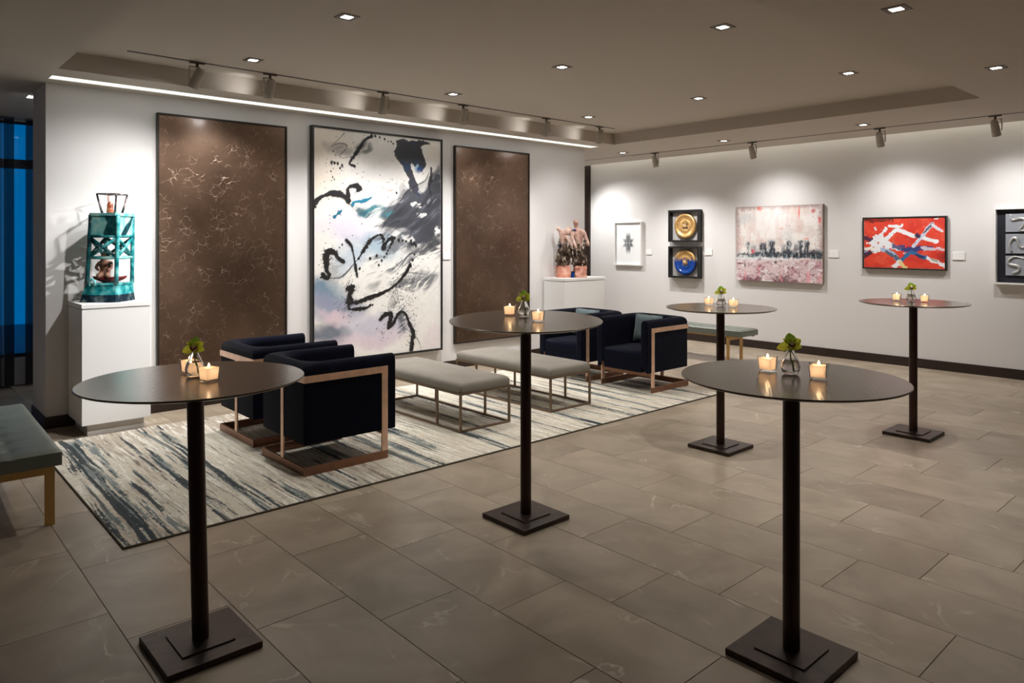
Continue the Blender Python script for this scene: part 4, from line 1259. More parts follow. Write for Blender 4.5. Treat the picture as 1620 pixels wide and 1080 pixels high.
# skyline canvas
t = on_back('skyline_painting', 'unframed deep canvas of a blurred dark city skyline on pale pink and white', 'painting', 5.828, 1.00)
w, h = 1.322, 1.10
def skyline(nx, ny):
    U, V = np.meshgrid(np.linspace(0, 1, nx), np.linspace(0, 1, ny))
    C = np.zeros(U.shape + (3,)) + np.array(lin(240, 234, 230))
    def mix(c, f):
        nonlocal C
        f = np.clip(f, 0, 1)[..., None]; C = C * (1 - f) + np.asarray(c) * f
    n = vnoise(U, V, 6, 6, 3, 5); nn = vnoise(U, V, 40, 40, 4, 4, .7); vs_ = vnoise(U, V, 26, 4, 6, 4); hs = vnoise(U, V, 5, 50, 8, 3)
    edge = np.minimum(np.minimum(U, 1 - U), np.minimum(V, 1 - V))
    mix(lin(214, 196, 188), sstep(.48, .7, n) * .6)
    mix(lin(222, 190, 182), sstep(.5, .66, vs_) * .5 * (V < .6))
    mix(lin(196, 202, 204), sstep(.56, .7, vnoise(U, V, 5, 5, 16, 4)) * .5)
    mix(lin(150, 120, 116), (1 - sstep(0, .07, edge + .08 * (nn - .5))) * .7)
    low = sstep(.68, .74, V)
    mix(lin(214, 184, 188), low * .75)
    mix(lin(176, 120, 134), low * sstep(.46, .62, nn * .5 + n * .5) * .9)
    mix(lin(236, 226, 228), low * sstep(.54, .66, vnoise(U, V, 22, 30, 27, 4)) * .9)
    mix(lin(96, 48, 66), sstep(.86, 1.0, V + .25 * (nn - .5)) * sstep(.45, .6, vnoise(U, V, 7, 9, 24, 3)) * .85)
    mix(lin(240, 150, 160), sstep(.8, .9, V) * sstep(.55, .65, vs_) * .6)
    # water line and blocks of the skyline, smeared and broken
    n5 = vnoise(U, V, 24, 26, 61, 4, .65); n6 = vnoise(U, V, 70, 20, 62, 3, .6)
    DU = U + (vnoise(U, V, 30, 30, 63, 3) - .5) * .03; DV = V + (n6 - .5) * .06
    bandw = np.exp(-((DV - .645) / .055) ** 2) * (.55 + .45 * sstep(.1, .5, U))
    bl = np.zeros(U.shape)
    for u0, u1, v0, k in ((.13, .165, .47, .8), (.18, .25, .52, .6), (.29, .375, .48, .95), (.395, .475, .455, 1), (.54, .60, .50, .6), (.60, .66, .45, .95), (.68, .74, .50, .7), (.735, .79, .45, .95), (.80, .86, .455, .95), (.45, .53, .60, .7), (.86, .99, .565, .9), (.23, .30, .57, .7), (.55, .87, .57, .75)):
        bl = np.maximum(bl, k * sstep(-.012, .014, DU - u0) * sstep(-.012, .014, u1 - DU) * sstep(v0 - .02, v0 + .03, DV) * (1 - sstep(.66, .69, V)))
    mix(lin(104, 108, 122), bl * .5)
    mix(lin(38, 44, 58), sstep(.50, .62, bl * .50 + n5 * .55 + (nn - .5) * .45) * bl * .97)
    mix(lin(34, 42, 54), sstep(.42, .56, bandw * .58 + n5 * .35 + (nn - .5) * .45 + (hs - .5) * .3) * .95 * (bandw > .08))
    mix(lin(110, 136, 146), sstep(.60, .66, V) * (V < .69) * sstep(.54, .62, nn * .6 + n5 * .4) * .7)
    mix(lin(222, 226, 230), bl * sstep(.56, .64, n6) * .6)
    mix(lin(226, 232, 236), np.exp(-((V - .70) / .014) ** 2) * (1 - sstep(.5, .7, U)) * .8)
    mix(lin(130, 74, 84), sstep(.70, .75, n5 * .6 + nn * .4 + .09 * (V > .7)) * .6)
    for (u, v, ru, rv, c) in ((.29, .02, .035, .05, lin(222, 92, 70)), (.745, .10, .012, .10, lin(226, 110, 100)), (.97, .20, .02, .07, lin(226, 92, 90)), (.21, .60, .03, .04, lin(214, 90, 100)), (.82, .435, .04, .012, lin(236, 150, 120)), (.54, .30, .03, .02, lin(240, 160, 140)), (.90, .08, .03, .04, lin(200, 100, 96)),
                              (.48, .745, .022, .026, lin(60, 34, 50)), (.67, .81, .012, .02, lin(54, 34, 46)), (.11, .79, .016, .04, lin(84, 70, 84)), (.28, .81, .015, .025, lin(214, 110, 110)), (.05, .77, .06, .015, lin(110, 60, 60))):
        d = ((U - u) / ru) ** 2 + ((V - v) / rv) ** 2
        mix(c, np.clip(1.3 - d - 1.4 * (nn - .35), 0, 1) * .9)
    mix(lin(70, 60, 66), sstep(.80, .88, vnoise(U, V, 90, 90, 71, 2, .7) + .07 * sstep(.4, .6, V)) * .8)
    mix(lin(244, 240, 238), np.exp(-((U - .42) / .2) ** 2 - ((V - .2) / .18) ** 2) * .55)
    return C
cb = B().box(0, w, 0, h, .002, .058, .003, 1).obj('canvas', mat('canvas_side', lin(128, 112, 98), .7, noise=(9, .35)), t)
link('paint_surface', grid_mesh('paint_surface', w - .004, h - .004, 270, 225, skyline(270, 225), M['paint']), cb, (.002, .002, .0588))

# red abstract
t = on_back('red_painting', 'black framed red abstract painting with crossing white and blue bands', 'painting', 3.977, 1.228)
w, h = .992, .672
rot_frame(t, w, h, .055, .016, M['frame_black'])
def red_paint(nx, ny):
    U, V = np.meshgrid(np.linspace(0, 1, nx), np.linspace(0, 1, ny))
    X, Y = U * 1.48, V
    n = vnoise(U, V, 5, 4, 3, 4); nn = vnoise(U, V, 50, 34, 5, 3, .7); ed = vnoise(U, V, 34, 24, 8, 3)
    C = np.zeros(U.shape + (3,)) + np.array(lin(226, 66, 44))
    def mix(c, f):
        nonlocal C
        f = np.clip(f, 0, 1)[..., None]; C = C * (1 - f) + np.asarray(c) * f
    mix(lin(206, 48, 34), sstep(.5, .62, n) * .7); mix(lin(236, 100, 72), sstep(.56, .7, vnoise(U, V, 9, 7, 13, 4)) * .5)
    WH = lin(236, 238, 242); BL = lin(52, 62, 122); NV = lin(34, 36, 70); SK = lin(46, 108, 160); YE = lin(236, 214, 140)
    def line(pts, wd, c, a=1.0, ro=.5):
        d, s = seg_dist(X, Y, [(x * 1.48, y) for x, y in pts])
        ww = wd * (1 + ro * (ed - .5) * 2)
        mix(c, (1 - sstep(ww * .85, ww * 1.05, d)) * a)
        return d, s, ww
    # coordinates: 0..1 across, 0..1 down
    line([(.02, .02), (.12, .05), (.36, .03)], .03, lin(70, 26, 24), .8, 1.4)
    line([(.0, .38), (.05, .42), (.10, .44)], .05, NV, .9, 1.4)
    line([(.0, .70), (.06, .70)], .045, lin(120, 150, 190), .9, 1)
    line([(.0, .78), (.10, .68)], .045, lin(60, 24, 46), .95, .7)
    line([(.14, .19), (.16, .22)], .02, WH, 1, 1.2)
    line([(.34, .155), (.43, .17), (.48, .17), (.49, .13)], .024, WH, 1, .6); line([(.33, .155), (.42, .16)], .032, WH, 1, .4)
    line([(.40, .25), (.29, .42), (.22, .58)], .042, WH, 1, .5)
    line([(.44, .23), (.64, .36)], .042, WH, 1, .35); line([(.72, .38), (.90, .47)], .04, WH, 1, .45)
    line([(.28, .21), (.20, .38), (.12, .48)], .035, WH, 1, 1.2)
    for p in ((.20, .47, .15), (.16, .56, .13), (.27, .55, .12), (.13, .62, .07)):
        d = np.hypot(X - p[0] * 1.48, Y - p[1]) + (ed - .5) * .12
        mix(WH, 1 - sstep(p[2] * .85, p[2], d))
    line([(.04, .50), (.22, .50)], .02, WH, 1, 1.2); line([(.0, .62), (.16, .60), (.30, .60)], .03, lin(238, 234, 226), 1, .9)
    line([(.20, .60), (.34, .54), (.50, .66)], .055, WH, 1, .8); line([(.24, .62), (.36, .70), (.45, .85)], .045, lin(168, 186, 214), 1, .9)
    line([(.38, .56), (.55, .62), (.66, .62)], .045, BL, .9, 1.2); line([(.52, .64), (.70, .60), (.84, .60)], .045, BL, .95, .8)
    line([(.74, .60), (.98, .62)], .03, lin(220, 214, 226), .8, 1.6)
    line([(.63, .56), (.72, .38), (.80, .22), (.86, .13)], .036, lin(206, 212, 232), 1, .6); line([(.70, .36), (.66, .35)], .04, NV, .95, 1)
    line([(.75, .30), (.86, .13)], .018, NV, .85, 1.5); line([(.86, .15), (.97, .28)], .022, lin(220, 216, 226), 1, 1.2)
    line([(.30, .68), (.42, .80), (.46, .88)], .035, lin(60, 84, 110), .9, 1.2); line([(.57, .70), (.50, .82), (.44, .90)], .035, SK, 1, .9)
    line([(.46, .88), (.40, .97)], .045, WH, 1, .9); line([(.46, .88), (.54, 1.0)], .03, YE, 1, .9)
    line([(.60, .68), (.70, .74), (.80, .80)], .038, SK, 1, .8); line([(.66, .735), (.75, .77)], .025, NV, .9, 1.2)
    line([(.80, .80), (.90, .86), (1.0, .93)], .038, WH, 1, .7); line([(.84, .80), (.92, .87)], .02, lin(150, 150, 110), .8, 1.4)
    for tr in ([(.40, .66), (.52, .66), (.47, .82)], [(.165, .48), (.20, .48), (.19, .53)], [(.25, .55), (.28, .58), (.24, .585)], [(.11, .57), (.14, .57), (.125, .59)]):
        mix(lin(226, 62, 42), inside(U + (ed - .5) * .02, V + (ed - .5) * .02, tr) * 1.0)
    line([(.88, .03), (.92, .02)], .014, WH, 1, .7)
    mix(lin(120, 30, 26), np.exp(-((U - .98) / .06) ** 2 - ((V - .76) / .09) ** 2) * .7)
    return C
cb = B().box(.016, w - .016, .016, h - .016, .003, .043).obj('canvas', M['frame_white'], t)
link('paint_surface', grid_mesh('paint_surface', w - .036, h - .036, 300, 200, red_paint(300, 200), M['paint']), cb, (.018, .018, .044))

# silver relief triptych (runs out of the frame on the right)
t = on_back('silver_relief', 'white framed dark box with three silver squares of curling relief at the right edge', 'artwork', 2.482, 1.09)
w, h = .66, .885
rot_frame(t, w, h, .075, .018, M['frame_white'])
B().box(.018, w - .018, .018, h - .018, .002, .012).obj('backing', M['night_mat'], t)
zz = [(.105, .330), (.358, .583), (.607, .815)]
curls = [[(.05, .03), (.11, .06), (.10, .11), (.02, .13), (.01, .17), (.06, .215), (.12, .21), (.2, .19)],
         [(.04, .02), (.02, .10), (.05, .17), (.09, .17), (.11, .10), (.15, .07), (.21, .12), (.22, .2)],
         [(.03, .20), (.05, .14), (.13, .155), (.17, .13), (.15, .07), (.12, .02), (.2, .015)]]
for (za, zb), cu in zip(zz, curls):
    pn = B().box(.105, w - .105, za, zb, .013, .030, .002, 1).obj('silver_square', M['silver_bg'], t)
    pts = smooth_pts([(.125 + x, za + y, .036) for x, y in cu], 5)
    nP = len(pts)
    B().tube(pts, [.006 + .010 * math.sin(PI * min(1, .15 + i / nP)) for i in range(nP)], 8).obj('relief_curl', M['silver'], pn, True)

wall_label(on_back, 'caption_card', 7.557, 1.358, .120, .090, 'blank white caption card right of the star print')
wall_label(on_back, 'caption_card', 6.404, 1.366, .130, .094, 'blank white caption card right of the shadow boxes')
wall_label(on_back, 'caption_card', 4.445, 1.364, .135, .095, 'blank white caption card right of the skyline painting')
wall_label(on_back, 'caption_card', 2.930, 1.362, .132, .096, 'blank white caption card right of the red painting')

# ================================================================== ARMCHAIRS
def armchair():
    t = thing('armchair', '', 'armchair')
    D, W = .655, .690                 # frame depth (x) and width (y); faces +x
    xb, xf = -D / 2, D / 2
    g = .013
    # tub shell
    g = .005
    ox0, ox1, oy = xb + g, xf + .072, W / 2 - g
    def arc(cx_, cy_, r, a0, a1, n): return [(cx_ + r * math.cos(a0 + (a1 - a0) * i / n), cy_ + r * math.sin(a0 + (a1 - a0) * i / n)) for i in range(n + 1)]
    ro, ri, th = .014, .19, .085
    n = 8
    outer = [(ox1, -oy), (.2, -oy), (.05, -oy)] + arc(ox0 + ro, -oy + ro, ro, -PI / 2, -PI, n) + [(ox0, -.1), (ox0, 0), (ox0, .1)] + arc(ox0 + ro, oy - ro, ro, PI, PI / 2, n) + [(.05, oy), (.2, oy), (ox1, oy)]
    ix0, iy = ox0 + th, oy - th
    inner = [(ox1, -iy), (.2, -iy), (.05, -iy)] + arc(ix0 + ri, -iy + ri, ri, -PI / 2, -PI, n) + [(ix0, -.06), (ix0, 0), (ix0, .06)] + arc(ix0 + ri, iy - ri, ri, PI, PI / 2, n) + [(.05, iy), (.2, iy), (ox1, iy)]
    prof = [(0, .21), (0, .45), (0, .705), (.08, .734), (.25, .750), (.5, .756), (.75, .751), (.92, .735), (1, .705), (1, .50), (1, .28)]
    b = B(); rings = []
    for po, pi_ in zip(outer, inner):
        rings.append([b.bm.verts.new((po[0] + (pi_[0] - po[0]) * s, po[1] + (pi_[1] - po[1]) * s, z)) for s, z in prof])
    for a, c in zip(rings[:-1], rings[1:]):
        for k in range(len(prof) - 1): b.bm.faces.new((a[k], a[k + 1], c[k + 1], c[k]))
    b.bm.faces.new(rings[0]); b.bm.faces.new(rings[-1][::-1])
    sh = b.obj('tub_shell', M['navy'], t); smooth_by_angle(sh, .9)
    md = sh.modifiers.new('bev', 'BEVEL'); md.width = .012; md.segments = 2; md.limit_method = 'ANGLE'; md.angle_limit = 1.0
    # seat base and cushion, following the inner curve of the shell at the back
    inn = [(x, y * .992) for x, y in inner]
    inn[0] = (ox1 - .012, inn[0][1]); inn[-1] = (ox1 - .012, inn[-1][1])
    smooth_by_angle(B().prism(inn, .212, .300).obj('seat_base', M['navy'], t), .6)
    b = B()
    cpts = [(x, y) for x, y in inn]
    cpts[0] = (ox1 - .004, cpts[0][1]); cpts[-1] = (ox1 - .004, cpts[-1][1])
    cxm = sum(p[0] for p in cpts) / len(cpts)
    levels = [(.985, .303), (.995, .318), (.995, .395), (.975, .418), (.92, .430), (.6, .440), (.3, .444)]
    rr = [[b.bm.verts.new((cxm + (x - cxm) * s, y * s, z)) for x, y in cpts] for s, z in levels]
    m_ = len(cpts)
    for a, c in zip(rr[:-1], rr[1:]):
        for i in range(m_): b.bm.faces.new((a[i], a[(i + 1) % m_], c[(i + 1) % m_], c[i]))
    b.bm.faces.new(rr[0][::-1]); b.bm.faces.new(rr[-1])
    smooth_by_angle(b.obj('seat_cushion', M['navy'], t), .9)
    # copper frame
    yo = W / 2
    b = B()
    b.box(xb, xf, -yo, -yo + .012, .626, .673); b.box(xb, xf, yo - .012, yo, .626, .673); b.box(xb, xb + .012, -yo + .012, yo - .012, .626, .673)
    b.obj('top_band', M['copper'], t)
    for s in (-1, 1):
        y0, y1 = (-yo, -yo + .012) if s < 0 else (yo - .012, yo)
        B().box(xf - .050, xf, y0, y1, .058, .626, .001, 1).obj('front_leg', M['copper'], t)
    B().box(xb, xb + .012, -.022, .022, .058, .626, .001, 1).obj('rear_leg', M['copper'], t)
    b = B()
    b.box(xb, xf, -yo, -yo + .014, 0, .058); b.box(xb, xf, yo - .014, yo, 0, .058); b.box(xb, xb + .014, -yo + .014, yo - .014, 0, .058)
    b.obj('sled_base', M['dark_copper'], t)
    B().box(xf - .012, xf, -yo + .012, yo - .012, .165, .210).obj('front_rail', M['dark_copper'], t)
    return t
ch = armchair()
GA = 'navy velvet tub armchairs'
ch.location = (2.531, 4.868, ZR); ch.rotation_euler = (0, 0, 0); ch['group'] = GA
ch['label'] = 'navy velvet tub armchair nearest the camera at the left, its copper side frame towards us'
dup(ch, (2.555, 5.775, ZR), 0, 'navy velvet tub armchair behind the nearest one, by the left bronze panel', GA)
dup(ch, (6.410, 4.925, ZR), PI, 'navy velvet tub armchair on the right with its open front and teal cushion in view', GA)
dup(ch, (6.385, 5.810, ZR), PI, 'navy velvet tub armchair at the right, half hidden by the middle round table', GA)

def cushion(label, loc, rot):
    b = B(); n = 12; S = .155
    top, bot = {}, {}
    for i in range(n + 1):
        for j in range(n + 1):
            u, v = -1 + 2 * i / n, -1 + 2 * j / n
            pin = 1 - .06 * (u * u * v * v) * 0 - .05 * (1 - (abs(u) * abs(v)) ** .5) * max(abs(u), abs(v)) ** 4
            zz = .055 * ((1 - u ** 4) * (1 - v ** 4)) ** .55
            top[i, j] = b.bm.verts.new((u * S * pin, v * S * pin, zz))
            bot[i, j] = top[i, j] if zz < 1e-6 else b.bm.verts.new((u * S * pin, v * S * pin, -zz))
    for i in range(n):
        for j in range(n):
            b.bm.faces.new((top[i, j], top[i + 1, j], top[i + 1, j + 1], top[i, j + 1]))
            q = (bot[i, j + 1], bot[i + 1, j + 1], bot[i + 1, j], bot[i, j])
            if len(set(q)) == 4: b.bm.faces.new(q)
    t = thing('cushion', label, 'cushion', loc, 0, 'teal cushions in the right armchairs'); t.rotation_euler = rot
    b.obj('cover', M['teal_velvet'], t, True)
    ring = [(-S, -S), (0, -S * .95), (S, -S), (S * .95, 0), (S, S), (0, S * .95), (-S, S), (-S * .95, 0)]
    B().tube([(x, y, 0) for x, y in ring], .005, 6, True).obj('piping', M['teal_velvet'], t, True)
cushion('grey teal velvet cushion in the right armchair facing us', (6.55, 4.99, .600 + ZR), (math.radians(78), math.radians(3), math.radians(-72)))
cushion('grey teal cushion in the rear right armchair, mostly behind the round table', (6.53, 5.90, .600 + ZR), (math.radians(78), math.radians(3), math.radians(-74)))

# ================================================================== BENCHES
def ottoman():
    t = thing('upholstered_bench', '', 'bench')
    W, L_, tk = .555, 1.425, .018      # x, y
    hx, hy = W / 2, L_ / 2
    Z = .325
    ys = [-hy + tk / 2, -hy + .335, hy - .335, hy - tk / 2]
    for sx_ in (-1, 1):
        for y in ys:
            x = sx_ * (hx - tk / 2)
            B().box(x - tk / 2, x + tk / 2, y - tk / 2, y + tk / 2, tk, Z - tk).obj('leg', M['bronze'], t)
    for nm, z0 in (('bottom_rail', 0), ('top_rail', Z - tk)):
        b = B()
        for s in (-1, 1):
            b.box(s * hx if s < 0 else hx - tk, -hx + tk if s < 0 else hx, -hy, hy, z0, z0 + tk)
            b.box(-hx + tk, hx - tk, -hy if s < 0 else hy - tk, -hy + tk if s < 0 else hy, z0, z0 + tk)
        b.obj(nm, M['bronze'], t)
    # cushion with soft crown
    b = B(); n1, n2 = 10, 20
    lev = [(.985, .0), (1.0, .006), (1.006, .03), (1.0, .052), (.97, .070), (.90, .082), (.70, .090), (.40, .094)]
    def ring(s, z):
        r = []
        cr = .03
        hx2, hy2 = hx - (1 - s) * hx, hy - (1 - s) * hx
        for qx, qy, a0 in ((1, -1, -PI / 2), (1, 1, 0), (-1, 1, PI / 2), (-1, -1, PI)):
            for k in range(5):
                a = a0 + PI / 2 * k / 4
                r.append(b.bm.verts.new((qx * (hx2 - cr) + cr * math.cos(a), qy * (hy2 - cr) + cr * math.sin(a), Z + z)))
        return r
    rr = [ring(s, z) for s, z in lev]
    m_ = len(rr[0])
    for a, c in zip(rr[:-1], rr[1:]):
        for i in range(m_): b.bm.faces.new((a[i], a[(i + 1) % m_], c[(i + 1) % m_], c[i]))
    b.bm.faces.new(rr[0][::-1]); b.bm.faces.new(rr[-1])
    b.obj('seat_pad', M['grey_seat'], t, True)
    b = B()
    for s1 in (-1, 1):
        for s2 in (-1, 1):
            b.tube([(s1 * (hx - .008), s2 * (hy - .008), Z + .01), (s1 * (hx - .007), s2 * (hy - .007), Z + .055), (s1 * (hx - .04), s2 * (hy - .04), Z + .081)], .0035, 5)
    b.obj('corner_seam', M['grey_seat'], t, True)
    return t
ot = ottoman(); ot.location = (3.938, 5.405, ZR)
ot['label'] = 'taupe upholstered bench on a thin bronze frame beside the nearest armchair'; ot['group'] = 'taupe upholstered benches'
dup(ot, (4.988, 5.405, ZR), 0, 'taupe upholstered bench on a thin bronze frame behind the middle round table', 'taupe upholstered benches')

def leather_bench(label, x0, x1, y0, y1, i0, i1, rotz=0):
    """long axis y; i0, i1 set the end frames in from the seat ends"""
    t = thing('leather_bench', label, 'bench', ((x0 + x1) / 2, (y0 + y1) / 2, 0), rotz, 'sage leather benches with brass legs')
    hx, hy = (x1 - x0) / 2, (y1 - y0) / 2
    wl = .022
    z0, z1 = .352, .440
    nx, ny = 25, 65
    b = B()
    tufts = [(sx_ * hx * .0, -hy + (k + .5) * 2 * hy / 8) for sx_ in (0,) for k in range(8)]
    tufts = [(0.0, -hy + (k + .75) * 2 * hy / 7.5) for k in range(7)]
    top = {}
    for i in range(nx + 1):
        for j in range(ny + 1):
            x, y = -hx + 2 * hx * i / nx, -hy + 2 * hy * j / ny
            e = min(hx - abs(x), hy - abs(y))
            z = z1 - .016 * math.exp(-e / .010)
            z -= .006 * math.exp(-(x / .012) ** 2)
            for tx, ty in tufts: z -= .013 * math.exp(-((x - tx) ** 2 + (y - ty) ** 2) / .0010)
            for tx, ty in tufts: z -= .004 * math.exp(-((y - ty) / .010) ** 2)
            top[i, j] = b.bm.verts.new((x, y, z))
    for i in range(nx):
        for j in range(ny): b.bm.faces.new((top[i, j], top[i + 1, j], top[i + 1, j + 1], top[i, j + 1]))
    loop = [top[i, 0] for i in range(nx + 1)] + [top[nx, j] for j in range(1, ny + 1)] + [top[i, ny] for i in range(nx - 1, -1, -1)] + [top[0, j] for j in range(ny - 1, 0, -1)]
    low = [b.bm.verts.new((v.co.x, v.co.y, z0)) for v in loop]
    m_ = len(loop)
    for i in range(m_): b.bm.faces.new((low[i], low[(i + 1) % m_], loop[(i + 1) % m_], loop[i]))
    b.bm.faces.new(low[::-1])
    smooth_by_angle(b.obj('seat_pad', M['sage_leather'], t), .8)
    b = B()
    for tx, ty in tufts: b.ball((tx, ty, z1 - .0145), .010, (1, 1, .35), 10, 6)
    b.obj('tuft_buttons', M['sage_leather'], t, True)
    # brass frame
    for yy in (-hy + i0, hy - i1):
        for s in (-1, 1):
            xx = s * (hx - .045)
            B().box(xx - .024, xx + .024, yy - .011, yy + .011, 0, .330, .001, 1).obj('leg', M['brass'], t)
    for yy in (-hy + i0, hy - i1): B().box(-hx + .069, hx - .069, yy - .011, yy + .011, .288, .330).obj('cross_bar', M['brass'], t)
    for s in (-1, 1):
        b = B()
        xx = s * (hx - .045)
        b.box(xx - .011, xx + .011, -hy + i0 + wl / 2 if i0 < .15 else -hy + .03, hy - i1 - wl / 2 if i1 < .15 else hy - .03, .331 if i0 >= .15 else .292, .345 if i0 >= .15 else .330)
        b.obj('long_rail', M['brass'], t)
    zt = .345 if i0 >= .15 else .330
    for k in range(6):
        yy = -hy + .10 + k * (2 * hy - .2) / 5
        for s in (-1, 1): B().box(s * (hx - .045) - .012, s * (hx - .045) + .012, yy - .02, yy + .02, zt, z0 + .001).obj('spacer', M['spacer'], t)
leather_bench('sage grey tufted leather bench with brass legs at the left edge', .385, .845, 4.66, 6.18, .10, .10, math.radians(-1.2))
leather_bench('sage grey leather bench with brass legs near the back wall, behind the right armchair', 8.385, 8.80, 4.90, 6.35, .22, .22)

# ================================================================== ROUND TABLES
def table(loc, h, r, label, lean=(0, 0), tilt=0.0):
    t = thing('cocktail_table', label, 'table', (loc[0], loc[1], 0), 0, 'tall round bronze tables')
    B().box(-.178, .178, -.178, .178, 0, .027, .003, 2).obj('base_plate', M['plate'], t)
    B().box(-.10, .10, -.10, .10, .027, .033, .001, 1).obj('mounting_plate', M['plate'], t)
    b = B(); b.tube([(0, 0, .033), (lean[0], lean[1], h - .016)], .0315, 28)
    smooth_by_angle(b.obj('post', M['post'], t), .6)
    tp = B().lathe([(0, -.018), (r - .035, -.016), (r - .004, -.008), (r, -.005), (r, -.0015), (r - .002, 0), (0, 0)], 96, cap=False)
    o = tp.obj('tabletop', M['top'], t, loc=(lean[0], lean[1], h))
    smooth_by_angle(o, .5)
    ax = Vector((math.sin(YAW), -math.cos(YAW), 0))
    q = Matrix.Rotation(tilt, 3, ax) @ Matrix.Rotation(.5, 3, 'Z')
    o.rotation_euler = q.to_euler()
    return t
TABLES = [
    ((2.655, 1.340), 1.075, .412, (0, 0), 0.0, 'tall round bronze table in the right foreground', [(2.702, 1.463), (2.692, 1.250), (2.712, 1.372)], 'right foreground table'),
    ((2.840, 3.030), 1.142, .440, (0, 0), math.radians(2.0), 'tall round bronze table in the middle of the picture', [(2.900, 3.235), (2.857, 2.945), (2.912, 3.122)], 'middle table'),
    ((4.930, 3.060), 1.082, .412, (0, 0), 0.0, 'tall round bronze table beyond the right armchair, in front of the leather bench', [(5.045, 3.235), (5.044, 3.017), (5.026, 3.114)], 'table near the leather bench'),
    ((6.440, 2.200), 1.090, .407, (0, 0), 0.0, 'tall round bronze table under the red abstract painting at the far right', [(6.490, 2.345), (6.509, 2.136), (6.508, 2.240)], 'table under the red painting'),
    ((0.995, 2.940), 1.054, .415, (-.017, .015), 0.0, 'tall round bronze table in the left foreground', [(1.003, 3.092), (1.001, 2.866), (.993, 3.000)], 'left foreground table'),
]
def votive():
    t = thing('votive_holder', '', 'candle holder')
    b = B(); rings = []
    def rr(s, z, cr=.008):
        r = []
        for qx, qy, a0 in ((1, 1, 0), (-1, 1, PI / 2), (-1, -1, PI), (1, -1, 1.5 * PI)):
            for k in range(4):
                a = a0 + PI / 2 * k / 3
                r.append(b.bm.verts.new((qx * (s - cr) + cr * math.cos(a), qy * (s - cr) + cr * math.sin(a), z)))
        return r
    rings = [rr(.026, 0), rr(.028, .003), rr(.0325, .060), rr(.0305, .060), rr(.0265, .008)]
    m_ = 16
    for a, c in zip(rings[:-1], rings[1:]):
        for i in range(m_): b.bm.faces.new((a[i], a[(i + 1) % m_], c[(i + 1) % m_], c[i]))
    b.bm.faces.new(rings[0][::-1]); b.bm.faces.new(rings[-1])
    smooth_by_angle(b.obj('glass_cup', M['votive'], t), .7)
    return t
def candle():
    t = thing('votive_candle', '', 'candle')
    b = B()
    # hollow wax block: outer shell only, light comes through it
    def sqr(s, z, cr=.007):
        r = []
        for qx, qy, a0 in ((1, 1, 0), (-1, 1, PI / 2), (-1, -1, PI), (1, -1, 1.5 * PI)):
            for k in range(4):
                a = a0 + PI / 2 * k / 3
                r.append(b.bm.verts.new((qx * (s - cr) + cr * math.cos(a), qy * (s - cr) + cr * math.sin(a), z)))
        return r
    R_ = [sqr(.0250, 0), sqr(.0285, .044), sqr(.024, .0445), sqr(.016, .042), sqr(.0085, .041)]
    for a, c in zip(R_[:-1], R_[1:]):
        for i in range(16): b.bm.faces.new((a[i], a[(i + 1) % 16], c[(i + 1) % 16], c[i]))
    b.bm.faces.new(R_[0][::-1]); b.bm.faces.new(R_[-1])
    smooth_by_angle(b.obj('wax', M['wax'], t), .7)
    B().lathe([(.0009, .041), (.0009, .050), (0, .0505)], 8).obj('wick', M['wick'], t)
    B().lathe([(0, .0455), (.0034, .048), (.0042, .051), (.0032, .055), (.0012, .059), (0, .0615)], 14).obj('flame', M['flame'], t, True)
    for z, e, nm in ((.030, W_CANDLE, 'wax_glow'), (.064, W_CANDLE * .5, 'flame_light')):
        ld = bpy.data.lights.new(nm, 'POINT'); ld.energy = e; ld.color = (1.0, .76, .52); ld.shadow_soft_size = .006
        lo = bpy.data.objects.new(nm, ld); COL.objects.link(lo); lo.parent = t; lo.location = (0, 0, z)
    return t
def vase():
    t = thing('bud_vase', '', 'vase')
    out = [(.0, 0), (.022, 0), (.030, .006), (.0355, .020), (.0365, .032), (.033, .048), (.024, .068), (.0155, .086), (.0125, .098), (.0135, .108)]
    inn = [(.0115, .108), (.0105, .098), (.0135, .086), (.0218, .068), (.0306, .048), (.0340, .032), (.0330, .021), (.027, .010), (0, .008)]
    B().lathe(out + inn, 40, cap=False).obj('glass', M['vase'], t, True)
    wt = [(0, .0086), (.0265, .0105), (.0324, .0215), (.0334, .032), (.0301, .047), (.0255, .058), (0, .058)]
    o = B().lathe(wt, 40, cap=False).obj('water', M['water'], t); smooth_by_angle(o, .6)
    return t
def petal_mesh(L_, W_, curl, cup, m, name):
    b = B(); nu, nv = 8, 6; g = {}
    for i in range(nu + 1):
        for j in range(nv + 1):
            u, v = i / nu, -1 + 2 * j / nv
            w_ = W_ * (math.sin(PI * min(1, u * .93 + .07)) ** .75) * (1 - .15 * u)
            g[i, j] = b.bm.verts.new((u * L_, v * w_, curl * u * u * L_ + cup * v * v * w_))
    for i in range(nu):
        for j in range(nv): b.bm.faces.new((g[i, j], g[i + 1, j], g[i + 1, j + 1], g[i, j + 1]))
    me = b.mesh(name, m, True)
    return me
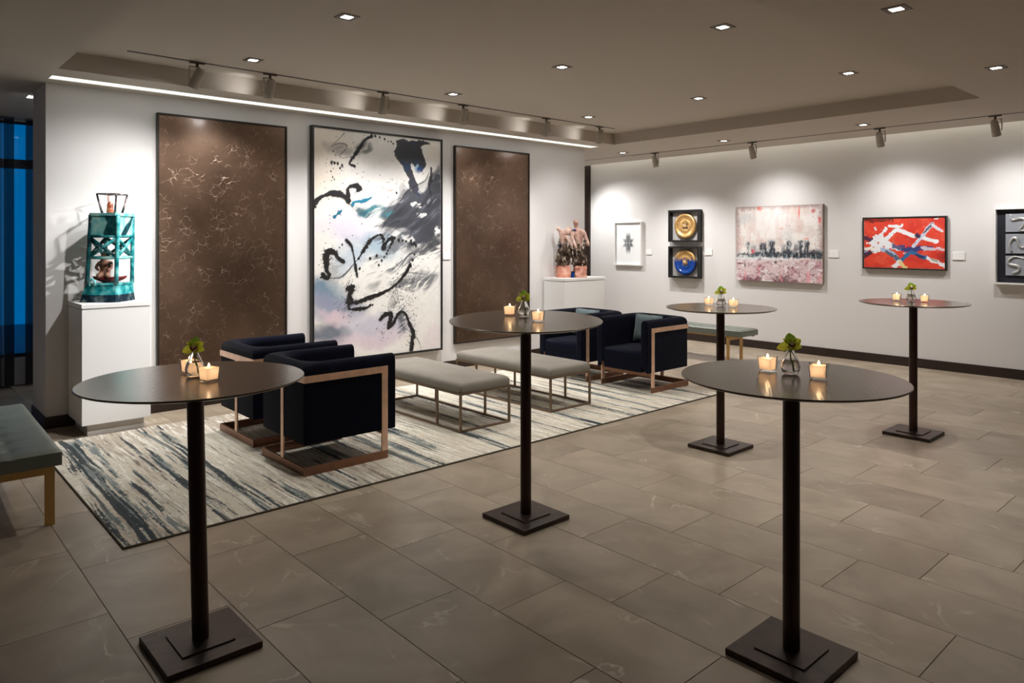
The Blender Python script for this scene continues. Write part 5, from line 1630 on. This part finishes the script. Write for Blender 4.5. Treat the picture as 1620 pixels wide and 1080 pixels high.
def orchid():
    """faces local -y; flower centre above the vase mouth; origin at the stem foot"""
    t = thing('orchid_flower', '', 'flower')
    C = Vector((0, 0, .102))
    TB = Matrix.Rotation(math.radians(-12), 3, 'X')          # bloom tipped back to look up
    B().tube(smooth_pts([(.010, .004, 0), (.006, .002, .025), (.0, 0, .055), (0, .004, .085), (0, .006, .102)], 4), .0028, 8).obj('stem', M['stem'], t, True)
    specs = [(92, .048, .023, -.25, .5, 'petal_dark', 'petal'), (28, .044, .018, .25, .4, 'petal', 'petal'), (-12, .042, .017, .1, .4, 'petal', 'sepal'),
             (196, .054, .019, -.15, .5, 'petal', 'sepal'), (143, .038, .008, .35, .6, 'petal', 'petal'), (-62, .026, .013, .5, .3, 'petal', 'sepal')]
    for ang, L_, W_, cu, cp, mk, nm in specs:
        o = link(nm, petal_mesh(L_, W_, cu, cp, M[mk], nm), t, C)
        # plane of the flower: local x right, z up
        q = TB @ Matrix.Rotation(math.radians(-ang), 3, 'Y') @ Matrix.Rotation(math.radians(90), 3, 'X')
        o.rotation_euler = q.to_euler()
    lip = B().ball(C + TB @ Vector((.002, -.012, .0)), .0125, (1.0, .9, .95), 14, 9).obj('lip', M['lip'], t, True)
    B().tube([C + TB @ Vector(v_) for v_ in ((-.010, -.019, .002), (-.005, -.024, -.006), (.002, -.026, -.009), (.009, -.023, -.006), (.013, -.017, .003))], .0036, 8).obj('lip_edge', M['maroon'], lip, True)
    B().ball(C + TB @ Vector((.0, -.010, .012)), .0085, (1, .9, 1.0), 12, 8).obj('column', M['petal'], t, True)
    return t
pv, pc, pz, po_ = votive(), candle(), vase(), orchid()
used = set()
def place(p, key, loc, rot, label, group):
    if key not in used:
        used.add(key); p.location = loc; p.rotation_euler = rot; p['label'] = label; p['group'] = group; return p
    return dup(p, loc, None, label, group, rot)
for ti, (loc, h, r, lean, tilt, lab, spots, nm) in enumerate(TABLES):
    table(loc, h, r, lab, lean, tilt)
    ax = Vector((math.sin(YAW), -math.cos(YAW), 0)); Q = Matrix.Rotation(tilt, 3, ax)
    ctr = Vector((loc[0] + lean[0], loc[1] + lean[1], h))
    def on_top(p, up=0.0008):
        d = Vector((p[0] - ctr.x, p[1] - ctr.y, 0))
        return ctr + Q @ d + Q @ Vector((0, 0, up))
    for k, sd in ((0, 'left'), (1, 'right')):
        ang = [(.05, .20), (.45, .40), (.1, .05), (.1, .15), (.12, .28)][ti][k]
        rot = (Q @ Matrix.Rotation(ang, 3, 'Z')).to_euler()
        place(pv, 'v', on_top(spots[k]), rot, 'square glass votive holder on the %s, %s of the vase' % (nm, sd), 'square glass votive holders')
        place(pc, 'c', on_top(spots[k], .0092), rot, 'lit cream candle in the %s votive on the %s' % (sd, nm), 'lit votive candles')
    place(pz, 'z', on_top(spots[2]), Q.to_euler(), 'small clear teardrop bud vase with water on the %s' % nm, 'teardrop bud vases')
    fa = [math.radians(-52), math.radians(-58), math.radians(-50), math.radians(-60), math.radians(-40)][ti]
    place(po_, 'o', on_top(spots[2], .0125), (Q @ Matrix.Rotation(fa, 3, 'Z')).to_euler(), 'green orchid bloom in the vase on the %s' % nm, 'green orchid blooms')
